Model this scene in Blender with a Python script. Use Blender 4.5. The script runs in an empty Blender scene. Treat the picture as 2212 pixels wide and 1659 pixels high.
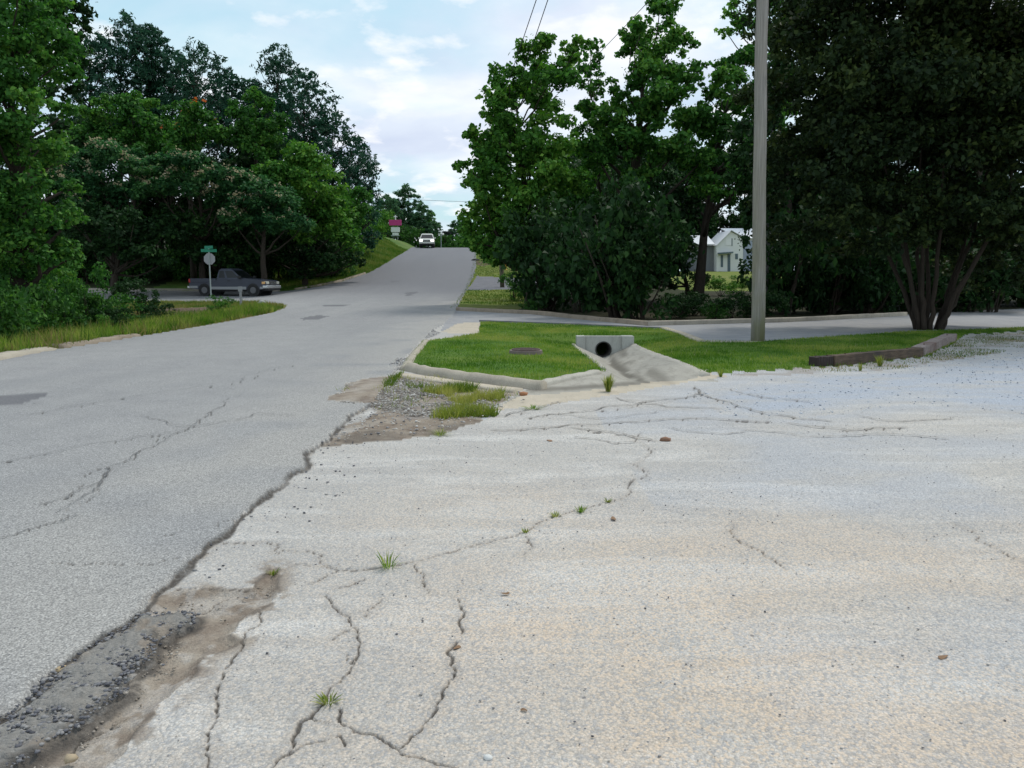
import bpy, bmesh, math, random
import numpy as np
from mathutils import Vector, Matrix

# ------------------------------------------------------------------ camera
S = bpy.context.scene
C = S.collection
EYE = 1.6
F = 1728.0; CX = 1106.0; CY = 829.5; HOR = 600.0
PITCH = math.atan((CY - HOR) / F)
cam = bpy.data.cameras.new('camera')
cam.sensor_width = 36.0
cam.lens = 36.0 * F / 2212.0
cam.clip_end = 8000
cam.clip_start = 0.05
camo = bpy.data.objects.new('camera', cam); C.objects.link(camo)
camo.location = (0, 0, EYE)
camo.rotation_euler = (math.pi / 2 - PITCH, 0, 0)
S.camera = camo

# ------------------------------------------------------------------ light
SUN_EL, SUN_AZ = math.radians(56), math.radians(38)      # azimuth clockwise from +Y
W = bpy.data.worlds.new('World'); S.world = W; W.use_nodes = True
nt = W.node_tree; nt.nodes.clear()
def wn(t, **k):
    n = nt.nodes.new(t)
    for a, b in k.items(): setattr(n, a, b)
    return n
out = wn('ShaderNodeOutputWorld'); bg = wn('ShaderNodeBackground'); bg.inputs[1].default_value = 0.1
sky = wn('ShaderNodeTexSky', sky_type='NISHITA'); sky.sun_disc = False
sky.sun_elevation = SUN_EL; sky.sun_rotation = SUN_AZ
sky.air_density = 1.6; sky.dust_density = 1.0; sky.ozone_density = 1.5
tc = wn('ShaderNodeTexCoord')
sep = wn('ShaderNodeSeparateXYZ'); nt.links.new(tc.outputs['Generated'], sep.inputs[0])
zc = wn('ShaderNodeMath', operation='MAXIMUM'); nt.links.new(sep.outputs[2], zc.inputs[0]); zc.inputs[1].default_value = 0.0
za = wn('ShaderNodeMath', operation='ADD'); nt.links.new(zc.outputs[0], za.inputs[0]); za.inputs[1].default_value = 0.22
dx = wn('ShaderNodeMath', operation='DIVIDE'); nt.links.new(sep.outputs[0], dx.inputs[0]); nt.links.new(za.outputs[0], dx.inputs[1])
dy = wn('ShaderNodeMath', operation='DIVIDE'); nt.links.new(sep.outputs[1], dy.inputs[0]); nt.links.new(za.outputs[0], dy.inputs[1])
cmb = wn('ShaderNodeCombineXYZ'); nt.links.new(dx.outputs[0], cmb.inputs[0]); nt.links.new(dy.outputs[0], cmb.inputs[1])
def wnoise(scale, off, detail=8, rough=0.55, dist=0.0):
    m = wn('ShaderNodeMapping'); nt.links.new(cmb.outputs[0], m.inputs[0]); m.inputs['Location'].default_value = off
    n = wn('ShaderNodeTexNoise'); n.inputs['Scale'].default_value = scale; n.inputs['Detail'].default_value = detail
    n.inputs['Roughness'].default_value = rough; n.inputs['Distortion'].default_value = dist
    nt.links.new(m.outputs[0], n.inputs[0]); return n
def wramp(src, stops):
    r = wn('ShaderNodeValToRGB'); e = r.color_ramp.elements
    while len(e) < len(stops): e.new(0.5)
    for k, (p, c) in enumerate(stops): e[k].position = p; e[k].color = (*c, 1)
    nt.links.new(src, r.inputs[0]); return r
def wmix(fac, a, b):
    m = wn('ShaderNodeMix', data_type='RGBA')
    nt.links.new(fac, m.inputs[0]) if not isinstance(fac, float) else setattr(m.inputs[0], 'default_value', fac)
    for i, v in ((6, a), (7, b)):
        if isinstance(v, tuple): m.inputs[i].default_value = (*v, 1)
        else: nt.links.new(v, m.inputs[i])
    return m.outputs[2]
# thin blue between broken cloud, a grey-lavender veil and a few white heads
blue = wmix(0.75, sky.outputs[0], (4.3, 6.9, 8.1))
veil = wnoise(1.1, (3.1, 1.7, 0), 7, 0.55, 0.4)
veilm = wramp(veil.outputs[0], [(0.36, (0.1, .1, .1)), (0.60, (1, 1, 1))])
shade = wnoise(1.9, (8.3, 4.4, 2), 6, 0.5, 0.2)
cloudc = wramp(shade.outputs[0], [(0.34, (5.5, 6.2, 7.7)), (0.5, (6.6, 7.3, 8.4)), (0.66, (8.5, 8.8, 9.1))])
c1 = wmix(veilm.outputs[0], blue, cloudc.outputs[0])
puff = wnoise(4.4, (1.3, 9.1, 5), 9, 0.55, 0.1)
puffm = wramp(puff.outputs[0], [(0.53, (0, 0, 0)), (0.66, (0.85, 0.85, 0.85))])
c2 = wmix(puffm.outputs[0], c1, (8.8, 8.9, 9.1))
nt.links.new(c2, bg.inputs[0]); nt.links.new(bg.outputs[0], out.inputs[0])

sun = bpy.data.lights.new('sun', 'SUN'); sun.energy = 1.9; sun.angle = math.radians(14); sun.color = (1, 0.95, 0.86)
suno = bpy.data.objects.new('sun', sun); C.objects.link(suno)
sd = Vector((math.sin(SUN_AZ) * math.cos(SUN_EL), math.cos(SUN_AZ) * math.cos(SUN_EL), math.sin(SUN_EL)))
suno.rotation_euler = sd.to_track_quat('Z', 'Y').to_euler()
S.view_settings.view_transform = 'Standard'; S.view_settings.look = 'None'
S.view_settings.exposure = 0.26; S.view_settings.gamma = 1.0; S.view_settings.use_curve_mapping = False
S.render.engine = 'CYCLES'
S.cycles.max_bounces = 6; S.cycles.diffuse_bounces = 3; S.cycles.transparent_max_bounces = 4
S.cycles.transmission_bounces = 3; S.cycles.glossy_bounces = 2

# ------------------------------------------------------------------ helpers
rng = np.random.default_rng(11); random.seed(11)
cp, sp = math.cos(PITCH), math.sin(PITCH)
def ray(dxp, dyp):
    a, b = (dxp - CX) / F, (CY - dyp) / F
    return np.array([a, cp + b * sp, -sp + b * cp])
def at(dxp, dyp, Y):
    d = ray(dxp, dyp); t = Y / d[1]
    return np.array([d[0] * t, Y, EYE + d[2] * t])
def gz(dxp, dyp, z=0.0):
    d = ray(dxp, dyp); t = (z - EYE) / d[2]
    return (d[0] * t, d[1] * t)
def sst(a, b, x):
    t = np.clip((np.asarray(x, float) - a) / (b - a), 0, 1); return t * t * (3 - 2 * t)

RP = np.array([(-999, 0), (28, 0), (45, .25), (55, .58), (65, 1.2), (75, 2.0), (85, 3.05), (95, 4.25), (105, 5.3), (110, 5.65), (115, 5.78), (122, 5.7), (150, 5.0), (200, 4.4), (400, 4), (4000, 4)])
LP = np.array([(-999, 0), (30, 0), (48, .15), (56, .3), (62, .6), (70, 2.0), (80, 3.9), (95, 6.0), (110, 7.2), (130, 7.4), (200, 7), (400, 6), (4000, 6)])
GP = np.array([(-999, 0), (30, 0), (45, .1), (60, .5), (80, 1.4), (110, 2.45), (200, 3.2), (400, 4), (4000, 4)])
def prof(P, y):
    k = np.arange(-2, 3) * 1.5
    return sum(np.interp(y + a, P[:, 0], P[:, 1]) for a in k) / 5
FL_L, FL_R, FL_Y0, FL_Y1 = 1.62, 3.22, 12.3, 21.2          # concrete flume
def base_h(x, y):
    x = np.asarray(x, float); y = np.asarray(y, float)
    r = prof(RP, y)
    wl = sst(-13.0, -18.0, x); wr = sst(3, 16, x)
    h = r * (1 - wl) * (1 - wr) + prof(LP, y) * wl + prof(GP, y) * wr
    # shallow ditch behind the left verge
    h = h - 0.45 * np.exp(-((x + 15.0) / 1.8) ** 2) * sst(16, 22, y) * (1 - sst(34, 40, y))
    # swale of the flume
    dlip = np.maximum(np.maximum(FL_L - x, x - FL_R), 0)
    sw = sst(13.5, 20.5, y) * (1 - sst(21.9, 22.4, y))
    h = h - 0.15 * sw * np.exp(-(dlip / 0.9) ** 2)
    xb = 2.07 + (2.43 - 2.07) * np.clip((y - 12.6) / 8.4, 0, 1)
    t = np.where(x < xb, (xb - x) / (xb - FL_L), (x - xb) / (FL_R - xb))
    inside = (x > FL_L) & (x < FL_R) & (y > FL_Y0) & (y < FL_Y1 + 0.75)
    dep = (0.17 + 0.22 * np.clip((y - 12.3) / 8.7, 0, 1) ** 0.8) * sst(12.3, 13.2, y)
    h = h - np.where(inside, dep * (1 - np.clip(t, 0, 1) ** 1.05), 0)
    return h
def hit(dxp, dyp):
    """point of the terrain seen at a picture position"""
    d = ray(dxp, dyp)
    ts = np.concatenate([np.linspace(1, 60, 1200), np.linspace(60, 250, 1900)])
    z = EYE + d[2] * ts; h = base_h(d[0] * ts, d[1] * ts)
    k = np.argmax(z <= h)
    t = ts[k] if (z <= h).any() else 250
    return np.array([d[0] * t, d[1] * t, float(base_h(d[0] * t, d[1] * t))])
def HZ(x, y): return float(base_h(x, y))
def inpoly(x, y, P):
    P = np.asarray(P); n = len(P); r = np.zeros(x.shape, bool)
    j = n - 1
    for i in range(n):
        xi, yi, xj, yj = P[i, 0], P[i, 1], P[j, 0], P[j, 1]
        if yi != yj:
            c = ((yi > y) != (yj > y)) & (x < (xj - xi) * (y - yi) / (yj - yi) + xi)
            r ^= c
        j = i
    return r
def vnoise(x, y, s, seed=0):
    """cheap smooth value noise"""
    r = np.random.default_rng(seed); T = r.random((64, 64))
    u, v = x / s, y / s; i, j = np.floor(u).astype(int), np.floor(v).astype(int); a, b = u - i, v - j
    a = a * a * (3 - 2 * a); b = b * b * (3 - 2 * b); g = lambda p, q: T[p % 64, q % 64]
    return (g(i, j) * (1 - a) + g(i + 1, j) * a) * (1 - b) + (g(i, j + 1) * (1 - a) + g(i + 1, j + 1) * a) * b

def tag(o, label=None, cat=None, group=None, kind=None):
    if label: o['label'] = label
    if cat: o['category'] = cat
    if group: o['group'] = group
    if kind: o['kind'] = kind
    return o
def link(name, me, mat=None, parent=None):
    o = bpy.data.objects.new(name, me); C.objects.link(o)
    if mat: me.materials.append(mat)
    if parent: o.parent = parent
    return o
def empty(name, loc, rz=0.0):
    o = bpy.data.objects.new(name, None); C.objects.link(o)
    o.location = loc; o.rotation_euler = (0, 0, rz); o.empty_display_size = 0.2
    return o
def np_mesh(name, V, Q, attrs=None, smooth=False):
    """mesh from arrays; Q is (n,3) or (n,4)"""
    me = bpy.data.meshes.new(name); k = Q.shape[1]
    me.vertices.add(len(V)); me.vertices.foreach_set('co', np.ascontiguousarray(V, np.float32).ravel())
    me.loops.add(Q.size); me.loops.foreach_set('vertex_index', np.ascontiguousarray(Q, np.int32).ravel())
    me.polygons.add(len(Q)); me.polygons.foreach_set('loop_start', np.arange(0, Q.size, k, dtype=np.int32))
    me.polygons.foreach_set('loop_total', np.full(len(Q), k, np.int32))
    if smooth: me.polygons.foreach_set('use_smooth', np.ones(len(Q), bool))
    for nm, (dom, arr) in (attrs or {}).items():
        a = me.attributes.new(nm, 'FLOAT', dom); a.data.foreach_set('value', np.ascontiguousarray(arr, np.float32))
    me.update(calc_edges=True); me.validate()
    return me

# ---- materials
def mat(name):
    m = bpy.data.materials.new(name); m.use_nodes = True
    t = m.node_tree; p = t.nodes['Principled BSDF']
    return m, t, p
class NB:
    def __init__(s, t): s.t = t
    def n(s, ty, **k):
        n = s.t.nodes.new(ty)
        for a, b in k.items(): setattr(n, a, b)
        return n
    def l(s, a, b): s.t.links.new(a, b)
    def co(s, scale=(1, 1, 1)):
        c = s.n('ShaderNodeTexCoord'); m = s.n('ShaderNodeMapping'); m.inputs['Scale'].default_value = scale
        s.l(c.outputs['Object'], m.inputs[0]); return m.outputs[0]
    def noise(s, scale, detail=4, rough=.55, vec=None, dist=0):
        n = s.n('ShaderNodeTexNoise'); n.inputs['Scale'].default_value = scale; n.inputs['Detail'].default_value = detail
        n.inputs['Roughness'].default_value = rough; n.inputs['Distortion'].default_value = dist
        s.l(vec if vec is not None else s.co(), n.inputs[0]); return n.outputs[0]
    def voro(s, scale, vec=None, feature='F1'):
        n = s.n('ShaderNodeTexVoronoi', feature=feature); n.inputs['Scale'].default_value = scale
        s.l(vec if vec is not None else s.co(), n.inputs[0]); return n
    def ramp(s, src, stops, interp='LINEAR'):
        r = s.n('ShaderNodeValToRGB'); e = r.color_ramp.elements; r.color_ramp.interpolation = interp
        while len(e) < len(stops): e.new(0.5)
        for k, (p, c) in enumerate(stops):
            e[k].position = p; c = c if isinstance(c, tuple) else (c, c, c); e[k].color = (*c, 1)
        s.l(src, r.inputs[0]); return r.outputs[0]
    def mix(s, f, a, b, blend='MIX'):
        m = s.n('ShaderNodeMix', data_type='RGBA', blend_type=blend)
        for i, v in ((0, f), (6, a), (7, b)):
            if isinstance(v, (int, float)): m.inputs[i].default_value = v if i == 0 else (v, v, v, 1)
            elif isinstance(v, tuple): m.inputs[i].default_value = (*v, 1)
            else: s.l(v, m.inputs[i])
        return m.outputs[2]
    def math(s, op, a, b=0.0):
        m = s.n('ShaderNodeMath', operation=op)
        for i, v in enumerate((a, b)):
            if isinstance(v, (int, float)): m.inputs[i].default_value = v
            else: s.l(v, m.inputs[i])
        return m.outputs[0]
    def attr(s, nm):
        a = s.n('ShaderNodeAttribute'); a.attribute_name = nm; return a.outputs['Fac']
    def bump(s, h, strength, dist, p):
        b = s.n('ShaderNodeBump'); b.inputs['Strength'].default_value = strength; b.inputs['Distance'].default_value = dist
        s.l(h, b.inputs['Height']); s.l(b.outputs[0], p.inputs['Normal'])
def flat(name, col, rough=.6, metal=0.0, var=.12, scale=6.0, emit=0):
    m, t, p = mat(name); b = NB(t)
    n = b.noise(scale, 4)
    c = b.mix(n, tuple(v * (1 - var) for v in col), tuple(min(1, v * (1 + var)) for v in col))
    b.l(c, p.inputs['Base Color']); p.inputs['Roughness'].default_value = rough; p.inputs['Metallic'].default_value = metal
    if emit: p.inputs['Emission Color'].default_value = (1, .97, .9, 1); p.inputs['Emission Strength'].default_value = emit
    return m

def m_lot():
    m, t, p = mat('worn chip seal'); b = NB(t)
    big = b.noise(.35, 4, .6); mid = b.noise(2.2, 5, .6); fine = b.noise(38, 3, .6)
    base = b.mix(b.ramp(big, [(.38, 0), (.62, 1)]), (.40, .387, .37), (.465, .443, .41))
    base = b.mix(b.ramp(mid, [(.42, 0), (.7, .6)]), base, (.41, .395, .375))
    # pale sand worked into the chips
    base = b.mix(b.math('MULTIPLY', b.attr('sand'), b.ramp(b.noise(1.1, 5, .65), [(.36, .15), (.62, 1)])), base, (.55, .455, .36))
    # streaks of packed fines run across the far part of the lot
    st = b.noise(1.3, 5, .6, b.co((.35, 1.5, 1)), .8)
    base = b.mix(b.ramp(st, [(.48, 0), (.66, .7)]), base, (.58, .565, .54))
    # loose blue-grey gravel
    gv = b.math('MULTIPLY', b.attr('gravel'), b.ramp(b.noise(1.6, 5, .6, b.co((.6, 1.3, 1))), [(.35, .35), (.55, 1)]))
    base = b.mix(gv, base, (.375, .41, .47))
    # aggregate: chips of several tints
    v1 = b.voro(85); v2 = b.voro(190); v3 = b.voro(38)
    chip = b.ramp(v1.outputs['Color'], [(0, .62), (.2, .85), (.5, 1.0), (.8, 1.1), (1, 1.28)])
    chip2 = b.ramp(v2.outputs['Color'], [(0, .62), (.3, .9), (.7, 1.08), (1, 1.3)])
    c = b.mix(1.0, base, chip, 'MULTIPLY'); c = b.mix(1.0, c, chip2, 'MULTIPLY')
    sc_ = b.n('ShaderNodeSeparateColor'); b.l(v1.outputs['Color'], sc_.inputs[0]); keep = b.math('SUBTRACT', 1.0, b.attr('gravel'))
    c = b.mix(b.math('MULTIPLY', b.ramp(sc_.outputs[1], [(.60, 0), (.72, 1)]), b.math('MULTIPLY', b.math('ADD', .12, b.math('MULTIPLY', b.attr('sand'), .5)), keep)), c, (.60, .47, .345)); c = b.mix(b.ramp(sc_.outputs[1], [(.12, .28), (.24, 0)]), c, (.33, .36, .41))
    c = b.mix(b.ramp(v1.outputs['Distance'], [(.4, 0), (.8, .35)]), c, (.2, .19, .18))
    # scattered dark chips and pits
    pit = b.math('MULTIPLY', b.ramp(v3.outputs['Distance'], [(.12, 1), (.22, 0)]), b.ramp(v3.outputs['Color'], [(.72, 0), (.78, 1)]))
    pit = b.math('MULTIPLY', pit, b.ramp(mid, [(.4, .35), (.6, 1)]))
    c = b.mix(pit, c, (.13, .135, .15))
    v5 = b.voro(9); sm = b.math('MULTIPLY', b.ramp(v5.outputs['Distance'], [(.05, 1), (.11, 0)]), b.ramp(v5.outputs['Color'], [(.8, 0), (.85, .9)]))
    c = b.mix(sm, c, (.16, .155, .16))
    # older layers and dirt
    c = b.mix(b.attr('strip'), c, b.mix(1.0, b.mix(mid, (.135, .13, .122), (.225, .216, .20)), chip, 'MULTIPLY'))
    dirtc = b.mix(b.ramp(b.noise(3.5, 5, .7), [(.35, 0), (.62, 1)]), (.165, .125, .095), (.30, .255, .205))
    c = b.mix(b.attr('dirt'), c, b.mix(.6, dirtc, b.mix(1.0, dirtc, chip, 'MULTIPLY')))
    c = b.mix(b.math('MULTIPLY', b.attr('crack'), b.ramp(fine, [(.25, .7), (.55, 1)])), c, (.07, .062, .055))
    b.l(c, p.inputs['Base Color']); p.inputs['Roughness'].default_value = .92
    p.inputs['Specular IOR Level'].default_value = .25
    hgt = b.math('ADD', b.math('MULTIPLY', v1.outputs['Distance'], -1.0), b.math('ADD', b.math('MULTIPLY', fine, .7), b.math('MULTIPLY', v2.outputs['Distance'], -.5)))
    b.bump(hgt, .55, .008, p)
    return m
def m_road():
    m, t, p = mat('old asphalt'); b = NB(t)
    big = b.noise(.25, 4, .6, b.co((1.5, .35, 1))); mid = b.noise(1.6, 5, .65); 
    base = b.mix(b.ramp(big, [(.35, 0), (.65, 1)]), (.275, .277, .28), (.345, .342, .338))
    lane = b.noise(.9, 3, .5, b.co((1.0, .05, 1)))
    base = b.mix(b.ramp(lane, [(.4, 0), (.65, .55)]), base, (.345, .342, .335))
    base = b.mix(b.ramp(mid, [(.45, 0), (.75, .45)]), base, (.23, .23, .235))
    base = b.mix(b.attr('less_glare'), base, (.135, .137, .155))  # same asphalt, painted darker up the hill for less sun glare and dust
    base = b.mix(b.attr('dust'), base, (.40, .385, .36))
    v1 = b.voro(95); v2 = b.voro(210); v3 = b.voro(42)
    chip = b.ramp(v1.outputs['Color'], [(0, .6), (.25, .85), (.6, 1.03), (.85, 1.18), (1, 1.4)])
    chip2 = b.ramp(v2.outputs['Color'], [(0, .65), (.5, 1), (1, 1.3)])
    c = b.mix(1.0, base, chip, 'MULTIPLY'); c = b.mix(1.0, c, chip2, 'MULTIPLY')
    c = b.mix(b.ramp(v1.outputs['Distance'], [(.35, 0), (.75, .5)]), c, (.09, .09, .095))
    pit = b.math('MULTIPLY', b.ramp(v3.outputs['Distance'], [(.12, 1), (.24, 0)]), b.ramp(v3.outputs['Color'], [(.7, 0), (.77, 1)]))
    c = b.mix(pit, c, (.085, .085, .095))
    c = b.mix(b.attr('patch'), c, b.mix(1.0, (.115, .115, .125), chip, 'MULTIPLY'))
    c = b.mix(b.math('MULTIPLY', b.attr('crack'), .8), c, (.06, .058, .055))
    b.l(c, p.inputs['Base Color']); p.inputs['Roughness'].default_value = .88; p.inputs['Specular IOR Level'].default_value = .3
    hgt = b.math('ADD', b.math('MULTIPLY', v1.outputs['Distance'], -1.0), b.math('MULTIPLY', v2.outputs['Distance'], -.5))
    b.bump(hgt, .5, .008, p)
    return m
def m_ground(name, c1, c2, c3, sc=1.2, rough=.95):
    m, t, p = mat(name); b = NB(t)
    n1 = b.noise(sc, 5, .65); n2 = b.noise(sc * 14, 4, .7); n3 = b.noise(sc * .25, 3, .5)
    c = b.mix(b.ramp(n1, [(.35, 0), (.65, 1)]), c1, c2); c = b.mix(b.ramp(n3, [(.45, 0), (.65, .7)]), c, c3)
    c = b.mix(1.0, c, b.ramp(n2, [(.25, .6), (.75, 1.35)]), 'MULTIPLY')
    b.l(c, p.inputs['Base Color']); p.inputs['Roughness'].default_value = rough; p.inputs['Specular IOR Level'].default_value = .15
    b.bump(n2, .6, .03, p)
    return m
def m_concrete(name, c1, c2, stain=(.22, .20, .17), st=.5):
    m, t, p = mat(name); b = NB(t)
    n1 = b.noise(1.6, 6, .65); n2 = b.noise(60, 3, .6); n3 = b.noise(3.5, 5, .7, b.co((2.2, .5, 1)), .6)
    c = b.mix(b.ramp(n1, [(.35, 0), (.65, 1)]), c1, c2)
    c = b.mix(b.ramp(n3, [(.5, 0), (.75, st)]), c, stain)
    c = b.mix(1.0, c, b.ramp(n2, [(.25, .82), (.75, 1.15)]), 'MULTIPLY')
    c = b.mix(b.attr('dirt'), c, stain)
    b.l(c, p.inputs['Base Color']); p.inputs['Roughness'].default_value = .85; p.inputs['Specular IOR Level'].default_value = .25
    b.bump(n2, .35, .006, p)
    return m
def m_leaf(name, dark, mid, light, trans=.28, rough=.5):
    m, t, p = mat(name); b = NB(t)
    c = b.ramp(b.attr('tone'), [(0.0, dark), (.5, mid), (1.0, light)])
    b.l(c, p.inputs['Base Color']); p.inputs['Roughness'].default_value = .65; p.inputs['Specular IOR Level'].default_value = .14
    tr = b.n('ShaderNodeBsdfTranslucent'); hs = b.n('ShaderNodeHueSaturation'); hs.inputs['Value'].default_value = 1.5; hs.inputs['Saturation'].default_value = 1.1
    b.l(c, hs.inputs['Color']); b.l(hs.outputs[0], tr.inputs[0])
    mx = b.n('ShaderNodeMixShader'); mx.inputs[0].default_value = trans
    b.l(p.outputs[0], mx.inputs[1]); b.l(tr.outputs[0], mx.inputs[2]); b.l(mx.outputs[0], t.nodes['Material Output'].inputs[0])
    return m
def m_wood(name, c1, c2, c3, grain=(9, 9, .5), moss=None):
    m, t, p = mat(name); b = NB(t)
    g = b.noise(3.0, 6, .7, b.co(grain), .3); g2 = b.noise(1.2, 4, .6)
    c = b.mix(b.ramp(g, [(.32, 0), (.68, 1)]), c1, c2); c = b.mix(b.ramp(g2, [(.45, 0), (.7, .8)]), c, c3)
    if moss:
        s = b.n('ShaderNodeSeparateXYZ'); cc = b.n('ShaderNodeTexCoord'); b.l(cc.outputs['Object'], s.inputs[0])
        f = b.math('MULTIPLY', b.ramp(b.math('DIVIDE', s.outputs[2], 6.0), [(0, .9), (.25, .5), (1, 0)]), b.ramp(b.noise(1.5, 4, .6, b.co((2.5, 2.5, .6))), [(.4, .2), (.6, 1)]))
        c = b.mix(f, c, moss)
    b.l(c, p.inputs['Base Color']); p.inputs['Roughness'].default_value = .9; p.inputs['Specular IOR Level'].default_value = .2
    b.bump(g, .5, .02, p)
    return m
M = {}
M['lot'] = m_lot(); M['road'] = m_road()
M['lawn'] = m_ground('lawn soil and turf', (.05, .11, .015), (.08, .16, .02), (.12, .16, .03))
M['verge'] = m_ground('verge turf', (.085, .11, .025), (.15, .14, .045), (.17, .125, .07), .8)
M['bank'] = m_ground('bank turf', (.05, .11, .018), (.09, .15, .028), (.12, .15, .04), .35)
M['farlawn'] = m_ground('dry lawn', (.105, .15, .025), (.155, .18, .033), (.15, .15, .05), .4)
M['floor'] = m_ground('leaf litter', (.028, .030, .016), (.045, .04, .022), (.03, .045, .016), .8)
M['soil'] = m_ground('brown soil', (.10, .07, .05), (.17, .125, .09), (.075, .05, .04), 1.5)
M['drive'] = m_concrete('driveway asphalt', (.24, .245, .26), (.30, .30, .305), (.36, .33, .29), .5)
M['pavedark'] = m_concrete('dark asphalt', (.11, .11, .125), (.15, .15, .165), (.2, .2, .2), .3)
M['conc'] = m_concrete('weathered concrete', (.37, .35, .305), (.43, .405, .35), (.12, .105, .085), .45)
M['concpale'] = m_concrete('pale sandy concrete', (.40, .355, .285), (.47, .41, .325), (.28, .24, .19), .5)
M['kerbc'] = m_concrete('kerb concrete', (.33, .30, .25), (.42, .375, .305), (.17, .15, .12), .6)
M['chan_shade'] = m_concrete('shade toned channel concrete', (.29, .275, .24), (.365, .345, .30), (.10, .09, .072), .45)  # darker copy of the weathered concrete; trough shading put into the colour
M['kerbf'] = m_concrete('front kerb concrete', (.33, .295, .24), (.40, .36, .29), (.2, .17, .135), .5)
M['kerbb'] = m_concrete('brown stained kerb', (.22, .18, .135), (.30, .25, .195), (.12, .10, .08), .6)
M['head'] = m_concrete('headwall concrete', (.36, .37, .34), (.44, .44, .40), (.22, .215, .19), .5)
M['wood_pole'] = m_wood('silvered pole wood', (.13, .12, .11), (.43, .405, .37), (.30, .27, .235), (26, 26, .25), (.20, .195, .11))
M['wood_far'] = m_wood('brown pole wood', (.10, .085, .06), (.17, .145, .10), (.13, .12, .075), (16, 16, .4))
M['timber'] = m_wood('old brown timber', (.07, .052, .04), (.17, .125, .09), (.05, .045, .042), (1.2, 8, 8))
M['timber2'] = m_wood('greyed timber', (.20, .165, .15), (.33, .28, .26), (.13, .075, .06), (1.2, 8, 8))
M['bark'] = m_wood('dark bark', (.028, .022, .017), (.065, .052, .04), (.045, .04, .03), (8, 8, 1))
M['bark_warm'] = m_wood('smooth brown bark', (.026, .021, .017), (.06, .046, .036), (.04, .035, .028), (7, 7, .7))
M['bark_pale'] = m_wood('pale grey bark', (.17, .20, .18), (.27, .29, .27), (.12, .14, .12), (7, 7, 1))
M['L_green'] = m_leaf('broad green leaves', (.024, .08, .017), (.055, .17, .03), (.135, .28, .045))
M['L_bright'] = m_leaf('fresh green leaves', (.028, .095, .016), (.072, .20, .03), (.17, .32, .05))
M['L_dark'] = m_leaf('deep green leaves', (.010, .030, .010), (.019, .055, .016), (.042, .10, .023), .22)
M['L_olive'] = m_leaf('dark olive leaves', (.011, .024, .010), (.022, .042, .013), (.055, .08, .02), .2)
M['L_pine'] = m_leaf('pine needles', (.013, .048, .030), (.026, .085, .05), (.05, .135, .07), .2)
M['L_mimosa'] = m_leaf('feathery leaves', (.018, .068, .026), (.04, .125, .042), (.085, .20, .055))
M['L_shrub'] = m_leaf('shrub leaves', (.014, .050, .012), (.034, .105, .02), (.08, .19, .03), .25)
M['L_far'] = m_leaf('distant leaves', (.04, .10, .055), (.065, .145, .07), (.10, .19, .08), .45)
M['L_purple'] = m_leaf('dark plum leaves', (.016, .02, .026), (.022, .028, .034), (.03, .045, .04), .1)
M['bloom'] = m_leaf('cream pink blossom', (.26, .23, .14), (.36, .32, .20), (.44, .39, .27), .3)
M['orange'] = m_leaf('orange trumpet flowers', (.42, .10, .03), (.5, .14, .05), (.5, .18, .08), .3)
M['blade'] = m_leaf('mown grass blades', (.055, .135, .016), (.135, .235, .032), (.28, .32, .08), .38)
M['blade_dry'] = m_leaf('verge grass blades', (.06, .125, .02), (.135, .17, .035), (.235, .20, .08), .3)
M['blade_mid'] = m_leaf('bank grass blades', (.05, .12, .016), (.095, .165, .026), (.17, .20, .05), .3)
M['weed'] = m_leaf('weed leaves', (.08, .14, .018), (.19, .24, .045), (.33, .33, .09), .35)

# ------------------------------------------------------------------ outlines (picture positions on the ground)
edge_d = [(-420, 2010), (-160, 1730), (0, 1562), (45, 1530), (66, 1513), (75, 1488), (115, 1457), (157, 1432), (195, 1405), (244, 1373), (286, 1345), (314, 1321),
          (328, 1296), (370, 1261), (405, 1227), (436, 1195), (482, 1160), (506, 1132), (540, 1105), (572, 1080), (620, 1036), (660, 995), (690, 965),
          (722, 938), (745, 912), (772, 893), (800, 878)]
EDGE = np.array([gz(*p) for p in edge_d])
def rough_line(P, amp, seed, n=3):
    r = np.random.default_rng(seed); P = [np.array(p, float) for p in P]
    for k in range(n):
        Q = [P[0]]
        for a, b in zip(P[:-1], P[1:]):
            d = b - a; L = np.hypot(*d)
            m = (a + b) / 2 + np.array([-d[1], d[0]]) * r.uniform(-amp, amp)
            if L > .03: Q.append(m)
            Q.append(b)
        P = Q
    return np.array(P)
EDGE = rough_line(EDGE, .10, 3, 3)
R_right = [(-1.72, -120), (-1.72, .4)] + [tuple(p) for p in EDGE] + [(-1.9, 12.0), (-2.05, 13.9), (-2.3, 20.5), (-2.45, 24.5), (-2.2, 29.0), (-2.5, 36)]
for q in [(985, 668), (1000, 642), (1012, 618), (1022, 600), (1028, 578), (1029, 560), (1030, 545)]: R_right.append(tuple(hit(*q)[:2]))
R_right += [(-5.4, 122), (-7, 160), (-8, 230)]
R_left = [(-17, 230), (-15.5, 160), (-14.3, 122)]
for q in [(881, 541), (845, 562), (800, 588), (740, 608), (700, 617), (660, 624)]: R_left.append(tuple(hit(*q)[:2]))
R_left += [(-17.5, 60.5), (-24, 61), (-60, 63), (-60, 51.5), (-24, 49.5), (-18, 48.3), (-14.2, 45.6), (-11.6, 41.5), (-10.75, 38), (-10.3, 34.5), (-10.2, 25), (-10.1, 15.8), (-9.9, 0), (-9.9, -120)]
ROAD = np.array(R_right + R_left)
ISLAND = np.array([gz(*p) for p in [(868, 797), (912, 740), (1034, 721), (1038, 697), (1230, 703), (1440, 712), (1515, 738), (1625, 740), (1800, 728), (1960, 717), (2100, 713), (2260, 706), (2260, 712), (2085, 723),
        (2062, 742), (2000, 772), (1765, 795), (1640, 803), (1520, 808), (1295, 805), (1150, 833), (1010, 815)]])
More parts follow.
